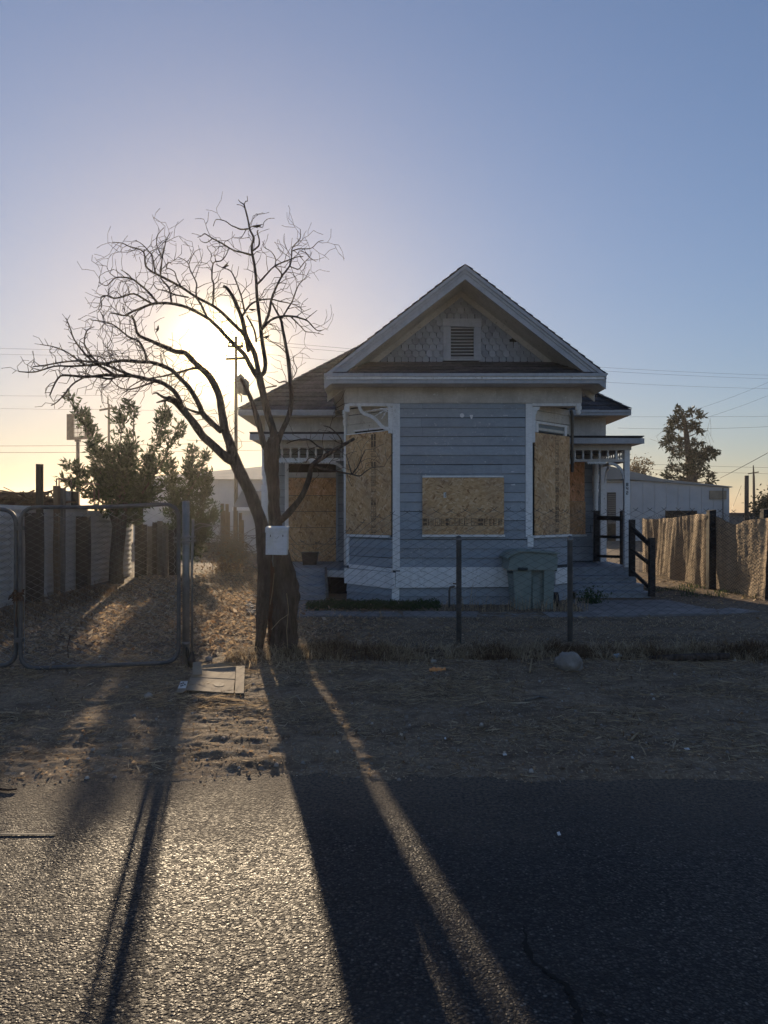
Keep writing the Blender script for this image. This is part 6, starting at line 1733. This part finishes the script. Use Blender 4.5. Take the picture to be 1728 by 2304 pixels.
# ------------------------------------------------------------------ things on the ground
cb = thing('cardboard_sheet', 'flattened grey-brown cardboard box lying by the gate post', 'cardboard', (PX(470, 7.2), 7.2, .03))
def zc2(x, y): return (360 + x / 6.9125, 1440 + y / 6.9125)
def onground(x, y, lift=.0):
    u, v = zc2(x, y); Y = (CAM_H - .035 - lift) * F_PX / (v - 1152); return Vector((PX(u, Y), Y, .035 + lift))
def flap(pts, name, lifts=None, mat='cardboard', t=.005):
    lifts = lifts or [0.0] * len(pts)
    MB().prismv(list(reversed([onground(x, y, l) for (x, y), l in zip(pts, lifts)])), (0, 0, t)).build(name, M[mat], cb)
flap([(415, 785), (1150, 832), (1148, 775), (1165, 620), (470, 585)], 'panel')
flap([(470, 580), (1165, 614), (1180, 420), (650, 400)], 'panel', [0.004, 0.004, .004, .004])
flap([(1168, 832), (1305, 834), (1320, 408), (1185, 412), (1166, 780)], 'flap', [.006] * 5)
flap([(655, 440), (1180, 405), (1178, 355), (930, 362), (655, 400)], 'flap', [.012, .012, .05, .05, .03])
flap([(505, 550), (655, 540), (640, 342), (508, 352)], 'flap', [.03, .02, .09, .09])
flap([(250, 822), (345, 824), (410, 780), (440, 640), (320, 640)], 'flap', [.006, .006, .008, .012, .012])
flap([(278, 752), (400, 750), (432, 642), (322, 644)], 'shipping_label', [.016] * 4, 'litter_white', .001)
mb = MB()
for (x, y) in ((330, 680), (360, 670), (385, 695), (350, 705), (325, 715)):
    mb.add([onground(x - 12, y + 6, .019), onground(x + 14, y + 9, .019), onground(x + 16, y - 9, .019), onground(x - 9, y - 11, .019)], [(0, 1, 2, 3)])
mb.build('label_print', M['black_ink'], cb)
mb = MB(); mb.add([onground(920 + 85 * math.cos(a), 690 + 32 * math.sin(a), .009) for a in np.linspace(0, -6.283, 21)[:-1]][::-1], [tuple(range(20))])
st_m = two_tone('damp_stain', (0.15, 0.12, 0.095), (0.19, 0.155, 0.125), 12, .85, .1, 60); mb.build('damp_stain', st_m, cb)

def lump(name, mat, c, rx_, ry_, rz_, seed, parent, n=14, m=9, amp=.25):
    mb = MB(); rs = np.random.default_rng(seed); o1, o2 = rs.uniform(0, 50, 2)
    for i in range(m + 1):
        ph = math.pi * i / m - math.pi / 2
        for k in range(n):
            a = 2 * math.pi * k / n; d = (math.cos(ph) * math.cos(a), math.cos(ph) * math.sin(a), math.sin(ph))
            f = 1 + amp * float(fbm(np.array([d[0] * 1.3 + d[2] + o1]), np.array([d[1] * 1.3 - d[2] * .7 + o2]), 3)[0])
            mb.v.append((c[0] + d[0] * rx_ * f, c[1] + d[1] * ry_ * f, c[2] + d[2] * rz_ * f))
    for i in range(m):
        for k in range(n): mb.f.append((i * n + k, i * n + (k + 1) % n, (i + 1) * n + (k + 1) % n, (i + 1) * n + k))
    return mb.build(name, mat, parent, True)
rk = tag(lump('boulder', M['rock'], (PX(1284, 7.5), 7.55, .09), .135, .12, .115, 3, None, 24, 16, .55), 'rounded grey-brown boulder at the edge of the dry grass strip', 'rock')
og = thing('orange_peel', 'crumpled bright orange peel lying on the dirt verge', 'litter', (PX(984, 7.5), 7.5, .03))
for k in range(9):
    c = P(970 + k * 3.6 + random.uniform(-1, 1), 1510 + random.uniform(-4, 4), 7.5)
    lump('shred', M['orange'], (c.x, c.y, max(c.z, .03)), .017 + random.random() * .012, .018, .014 + random.random() * .016, k, og, 7, 5, .6)
bl = tag(lump('crumpled_wrapper', M['blue_litter'], (PX(1388, 8.0), 8.0, .075), .05, .03, .026, 11, None, 9, 6, .8), 'crumpled pale blue wrapper on the grass strip right of the boulder', 'litter')
lg = thing('fallen_log', 'thin dark fallen branch lying along the grass strip at right', 'log', (PX(1530, 7.9), 7.9, .05))
MB().tube([P(1430, 1488, 7.95), P(1480, 1483, 7.95), P(1530, 1480, 7.9), P(1590, 1478, 7.9), P(1640, 1476, 7.9)], [.035, .04, .045, .04, .03], 8, jit=.12).build('branch', M['bark'], lg, True)
bb = thing('black_bag', 'small black plastic bag slumped against the gate post foot', 'bag', (PX(430, 7.7), 7.7, .03))
lump('bag', M['black_plastic'], (PX(431, 7.68), 7.68, .09), .04, .05, .085, 21, bb, 12, 9, .7)
lump('bag_tie', M['black_plastic'], (PX(421, 7.68), 7.69, .17), .02, .025, .06, 22, bb, 8, 6, .7)
for (u, v, s_, sd_, lab) in ((470, 1487, .035, 5, 'pale stone beside the top edge of the cardboard'), (334, 1572, .03, 6, 'small pale clod on the sunlit verge below the gate'), (28, 1508, .022, 8, 'tiny white pebble under the left gate leaf'), (388, 1350, .03, 9, 'white pebble on the driveway behind the gate'), (975, 1495, .03, 10, 'small grey stone behind the orange peel')):
    Y = 1.58 * F_PX / (v - 1152); p = P(u, v, Y)
    tag(lump('stone', M['pebble'], (p.x, p.y, gz(p.x, p.y) + s_ * .4), s_ * 1.2, s_, s_ * .8, sd_, None, 9, 6, .5), lab, 'stone', 'loose stones')
for (u, v, w, lab) in ((1136, 1702, 9, 'white scrap lying in the dark verge below the boulder'), (1547, 1686, 11, 'long white scrap on the dark verge at right'), (1258, 1877, 7, 'white scrap alone on the shaded asphalt'), (1002, 1662, 4, 'tiny white scrap left in the shaded dirt'), (1423, 1714, 5, 'small white scrap near the road edge')):
    Y = 1.59 * F_PX / (v - 1152); p = P(u, v, Y); z = max(gz(p.x, p.y), 0.0) + .008; s_ = w * Y / F_PX
    mb = MB(); mb.hexa([(p.x - s_ / 2, Y - .012, z), (p.x + s_ / 2, Y - .006, z), (p.x + s_ * .4, Y + .02, z + .001), (p.x - s_ / 2, Y + .014, z + .001), (p.x - s_ / 2, Y - .012, z + .002), (p.x + s_ / 2, Y - .006, z + .002), (p.x + s_ * .4, Y + .02, z + .008), (p.x - s_ / 2, Y + .014, z + .006)])
    o = mb.build('paper_scrap', M['litter_white'], None); tag(o, lab, 'litter', 'white scraps on the ground')
def ground_twig(pts, r, label, mat='grey_wood', lift=.012):
    q = []
    for u, v in pts:
        Y = 1.58 * F_PX / (v - 1152); x = PX(u, Y); q.append((x, Y, max(gz(x, Y), 0) + lift))
    o = MB().tube(q, [r * (1 - .5 * i / len(q)) for i in range(len(q))], 6).build('fallen_twig', M[mat], None)
    tag(o, label, 'twig', 'twigs on the ground')
ground_twig([(1182, 1580), (1200, 1576), (1212, 1570), (1232, 1571)], .012, 'curved twig on the dirt left of the boulder')
ground_twig([(1420, 1665), (1428, 1655), (1438, 1645), (1445, 1655), (1450, 1648)], .009, 'pale forked twig on the dark verge', 'straw')
o = MB().hexa([(-1.90, 3.735, .004), (-1.63, 3.735, .004), (-1.63, 3.752, .004), (-1.90, 3.752, .004), (-1.90, 3.735, .007), (-1.63, 3.735, .006), (-1.63, 3.752, .006), (-1.90, 3.752, .007)]).build('wooden_lath', M['cream_sign'], None); tag(o, 'straight pale lath lying flat on the asphalt at left', 'stick')
ground_twig([(0, 1772), (20, 1774), (38, 1772)], .008, 'dark bent twig at the left road edge', 'rust')
ground_twig([(560, 1282), (575, 1283), (592, 1287)], .014, 'bent pale stick at the path behind the tree', 'grey_wood', .03)
ground_twig([(1192, 1512), (1197, 1493)], .011, 'short upright dry stalk on the verge left of the boulder', 'straw', .02)
cr = thing('dead_weed', 'thin leafless weed stem standing behind the left gate leaf', 'weed', (PX(153, 8.4), 8.4, .03))
mb = MB(); mb.tube([P(155, 1497, 8.0), P(152, 1455, 8.0), P(156, 1440, 8.0), P(158, 1428, 8.0)], .006, 4)
mb.tube([P(156, 1438, 8.0), P(146, 1437, 8.0), P(138, 1434, 8.0)], .004, 4); mb.tube([P(156, 1440, 8.0), P(164, 1445, 8.0)], .004, 4); mb.build('stem', M['rust'], cr)
rd = thing('rubble', 'loose bricks and rubble beside the trunk on the path', 'rubble', (PX(572, 10), 10, .03))
for k in range(12):
    u, v = random.uniform(556, 582), random.uniform(1345, 1400); Y = 1.56 * F_PX / (v - 1152); p = P(u, v, Y)
    a = random.uniform(0, 3); c_, s_ = math.cos(a), math.sin(a); L = random.uniform(.03, .06)
    MB().bar((p.x - c_ * L, Y - s_ * L, YARD + .02), (p.x + c_ * L, Y + s_ * L, YARD + .03), .05, .035).build('rubble_piece', M['pebble'], rd)

# ------------------------------------------------------------------ ground cover
def scatter(n, fx, fy):
    x = fx(n); y = fy(n); return x, y
def chips_mesh(name, x, y, size, asp, up, mat, label, parent=None, cat='litter'):
    n = len(x); z = ground_z(x, y)
    a = rng.uniform(0, 6.283, n); D = np.stack([np.cos(a), np.sin(a), rng.normal(0, up, n)], 1)
    C = np.stack([x, y, z + .003 + rng.uniform(0, .008, n)], 1)
    V = leaves(C, D, 1.0, asp, .3)
    s = (size * rng.lognormal(0, .35, n))[:, None, None]
    V = C[:, None, :] + (V - C[:, None, :]) * s
    V[:, :, 2] = np.maximum(V[:, :, 2], (z + .001)[:, None])
    o = quads_mesh(name, V, mat, parent, 'stuff'); tag(o, label, cat, kind='stuff'); return o
# dead leaves on the sunny driveway
n = 26000; x = rng.normal(-3.0, 1.5, n); y = 8.2 + rng.gamma(1.6, 3.0, n)
k = (x > -5.8) & (x < .2) & (y < 22) & ~((x > -1.8) & (y > 12.5)); chips_mesh('leaf_litter', x[k], y[k], .05, .5, .45, M['dead_leaf'], 'dry leaves and wood chips covering the driveway and yard', None, 'leaf litter')
n = 9000; x = rng.uniform(-6, 7.5, n); y = rng.uniform(8.3, 18, n); k = ~((x > -2.3) & (x < 4.8) & (y > 11.0) & (y < 18))
chips_mesh('leaf_litter', x[k], y[k], .04, .4, .35, M['straw'], 'scattered straw and chips over the shaded yard', None, 'straw')
n = 60000; x = rng.uniform(-5.5, 5.8, n); y = 4.6 + rng.uniform(0, 1, n) ** .8 * 3.7
k = (pnoise(x * .8 + 20, y * 1.7 + 4) + .4 * pnoise(x * 3, y * 5) + rng.normal(0, .08, n)) > .16
chips_mesh('straw_litter', x[k], y[k], .085, .05, .10, M['straw'], 'matted straw stems lying in drifts across the dirt verge', None, 'straw')
n = 44000; x = rng.uniform(-5.5, 5.8, n); y = 4.5 + rng.uniform(0, 1, n) ** .75 * 3.9
k = (pnoise(x * .9, y * 1.4) + .35 * pnoise(x * 4, y * 6) + rng.normal(0, .12, len(x))) > .02
chips_mesh('straw_litter', x[k], y[k], .055, .09, .16, M['straw'], 'straw and dry grass stems strewn over the dirt verge', None, 'straw')
n = 5000; x = rng.uniform(-5, 5.5, n); y = 4.3 + rng.gamma(1.8, .55, n)
chips_mesh('dirt_crumbs', x, y, .016, .75, .22, M['dead_leaf'], 'crumbs of dry soil and leaf along the road edge', None, 'debris')
n = 2500; x = rng.uniform(-5, 5.5, n); y = rng.uniform(4.5, 9, n); V = []
pm = MB()
for i in range(380):
    xx_, yy_ = x[i], y[i]; s_ = random.uniform(.005, .018); z = gz(xx_, yy_)
    pm.hexa([(xx_ - s_, yy_ - s_ * .8, z - .004), (xx_ + s_, yy_ - s_ * .7, z - .004), (xx_ + s_ * .9, yy_ + s_ * .8, z - .004), (xx_ - s_ * .8, yy_ + s_ * .9, z - .004), (xx_ - s_ * .5, yy_ - s_ * .4, z + s_ * .9), (xx_ + s_ * .6, yy_ - s_ * .3, z + s_ * .7), (xx_ + s_ * .4, yy_ + s_ * .5, z + s_), (xx_ - s_ * .4, yy_ + s_ * .4, z + s_ * .8)])
o = pm.build('gravel', M['pebble'], None, True); tag(o, 'small pebbles and clods scattered over the verge', 'gravel', kind='stuff')

def blades(x, y, h, lean, mat, name, label, w=.004, cat='grass'):
    n = len(x); z = ground_z(x, y) - .005
    a = rng.uniform(0, 6.283, n); hh = h * rng.lognormal(0, .35, n); le = lean * hh * rng.uniform(.2, 1.2, n)
    B = np.stack([x, y, z], 1); sd = np.stack([np.cos(a + 1.57), np.sin(a + 1.57), 0 * a], 1) * w * rng.uniform(.6, 1.4, n)[:, None]
    mid = B + np.stack([np.cos(a) * le * .35, np.sin(a) * le * .35, hh * .6], 1); tip = B + np.stack([np.cos(a) * le, np.sin(a) * le, hh * rng.uniform(.55, 1, n)], 1)
    q1 = np.stack([B - sd, B + sd, mid + sd * .7, mid - sd * .7], 1); q2 = np.stack([mid - sd * .7, mid + sd * .7, tip + sd * .1, tip - sd * .1], 1)
    V = np.concatenate([q1, q2]); V[:, :, 2] = np.maximum(V[:, :, 2], 0.0)
    o = quads_mesh(name, V, mat, None, 'stuff'); tag(o, label, cat, kind='stuff'); return o
# the dry grass lip under the front fence
n = 7000; x = rng.uniform(-1.7, 5.6, n); y = 8.2 + .14 * pnoise(x * 1.3, x * 0 + 3.1) + rng.normal(0, .2, n)
k = pnoise(x * 2.2 + 5, y * 2) > -.15; blades(x[k], y[k], .085, 1.8, M['straw'], 'pale_grass', 'pale bent straw stalks mixed into the dry grass strip')
n = 27000; x = rng.uniform(-1.7, 5.6, n); y = 8.22 + .14 * pnoise(x * 1.3, x * 0 + 3.1) + rng.normal(0, .16, n)
k = rng.uniform(0, 1, n) < (.45 + .9 * np.clip(pnoise(x * 1.8, x * 0 + 9), -.3, 1)); blades(x[k], y[k], .125 * np.clip(.42 + 1.3 * pnoise(x[k] * 1.1 + 31, x[k] * 0 + 2) + .5 * pnoise(x[k] * 5, x[k] * 0 + 8), .15, 1.25), 1.35, M['dry_grass'], 'dry_grass', 'strip of matted dry grass under the chain-link fence')
n = 5000; x = rng.uniform(-6, 6, n); y = rng.uniform(5.2, 8.2, n); k = pnoise(x * 1.5 + 7, y * 2) > .1
blades(x[k], y[k], .035, 1.6, M['dry_grass'], 'dry_grass', 'sparse flattened dry grass on the dirt verge')
n = 9000; x = rng.uniform(-1.2, 6.6, n); y = rng.uniform(8.4, 10.9, n); k = pnoise(x * 1.1 + 2, y * 1.7) > -.05
blades(x[k], y[k], .03, 1.7, M['straw'], 'dry_grass', 'thin flattened straw-coloured grass across the front yard')
n = 260; x = rng.uniform(0.9, 3.2, n); y = rng.normal(11.7, .12, n); blades(x, y, .22, .6, M['straw'], 'dry_weeds', 'tall dry weed stalks before the house wall by the cart', .004, 'weeds')
n = 2600; x = rng.uniform(-5.85, -4.9, n) ; y = rng.uniform(9, 15, n); blades(x, y, .12, 1.2, M['dry_grass'], 'dry_grass', 'dry grass along the foot of the corrugated fence')
# green weeds at the house foot
n = 5200; x = rng.uniform(PX(690, 12), PX(990, 12), n); y = 12.05 + .2 * pnoise(x * 2, x * 0) + rng.normal(0, .16, n)
hgt = .10 + .05 * pnoise(x * 3, x * 0 + 4); C = np.stack([x, y, YARD + rng.uniform(0, 1, n) * np.clip(hgt, .03, .2)], 1)
D = rng.normal(size=(n, 3)); D[:, 2] = np.abs(D[:, 2])
o = quads_mesh('green_weeds', leaves(C, D, .05, .4), M['green_weed'], None, 'stuff'); tag(o, 'low green weeds along the foot of the house left of centre', 'weeds', kind='stuff')
pl = thing('weed_plant', 'small leafy green weed by the right porch steps', 'plant', (PX(1332, 12.6), 12.6, YARD))
n = 420; C = np.stack([rng.normal(PX(1330, 12.6), .10, n), rng.normal(12.6, .1, n), YARD + np.abs(rng.normal(.08, .09, n))], 1); D = rng.normal(size=(n, 3)); D[:, 2] = np.abs(D[:, 2]) + .3
quads_mesh('foliage', leaves(C, D, .06, .35), M['green_weed'], pl, 'stuff')
n = 1400; x = rng.uniform(5.0, 7.0, n); y = rng.uniform(13.3, 15.5, n); k = pnoise(x * 2, y * 2) > .05; blades(x[k], y[k], .07, 1.0, M['green_weed'], 'green_grass', 'tufts of green grass at the foot of the fabric fence', .006)

# ------------------------------------------------------------------ evening haze
hz_o = MB().box(-330, 330, -45, 430, -1.2, 11.5).build('haze', None, None)
tag(hz_o, 'thin dusty evening air over the whole scene', 'haze', kind='stuff')
hm = bpy.data.materials.new('evening_haze'); hm.use_nodes = True
ht = hm.node_tree; ht.nodes.clear()
hv = ht.nodes.new('ShaderNodeVolumePrincipled')
hv.inputs['Color'].default_value = (0.95, 0.93, 0.90, 1)
hv.inputs['Density'].default_value = 0.00065
hv.inputs['Anisotropy'].default_value = 0.7
ho = ht.nodes.new('ShaderNodeOutputMaterial'); ht.links.new(hv.outputs[0], ho.inputs['Volume'])
hz_o.data.materials.append(hm)
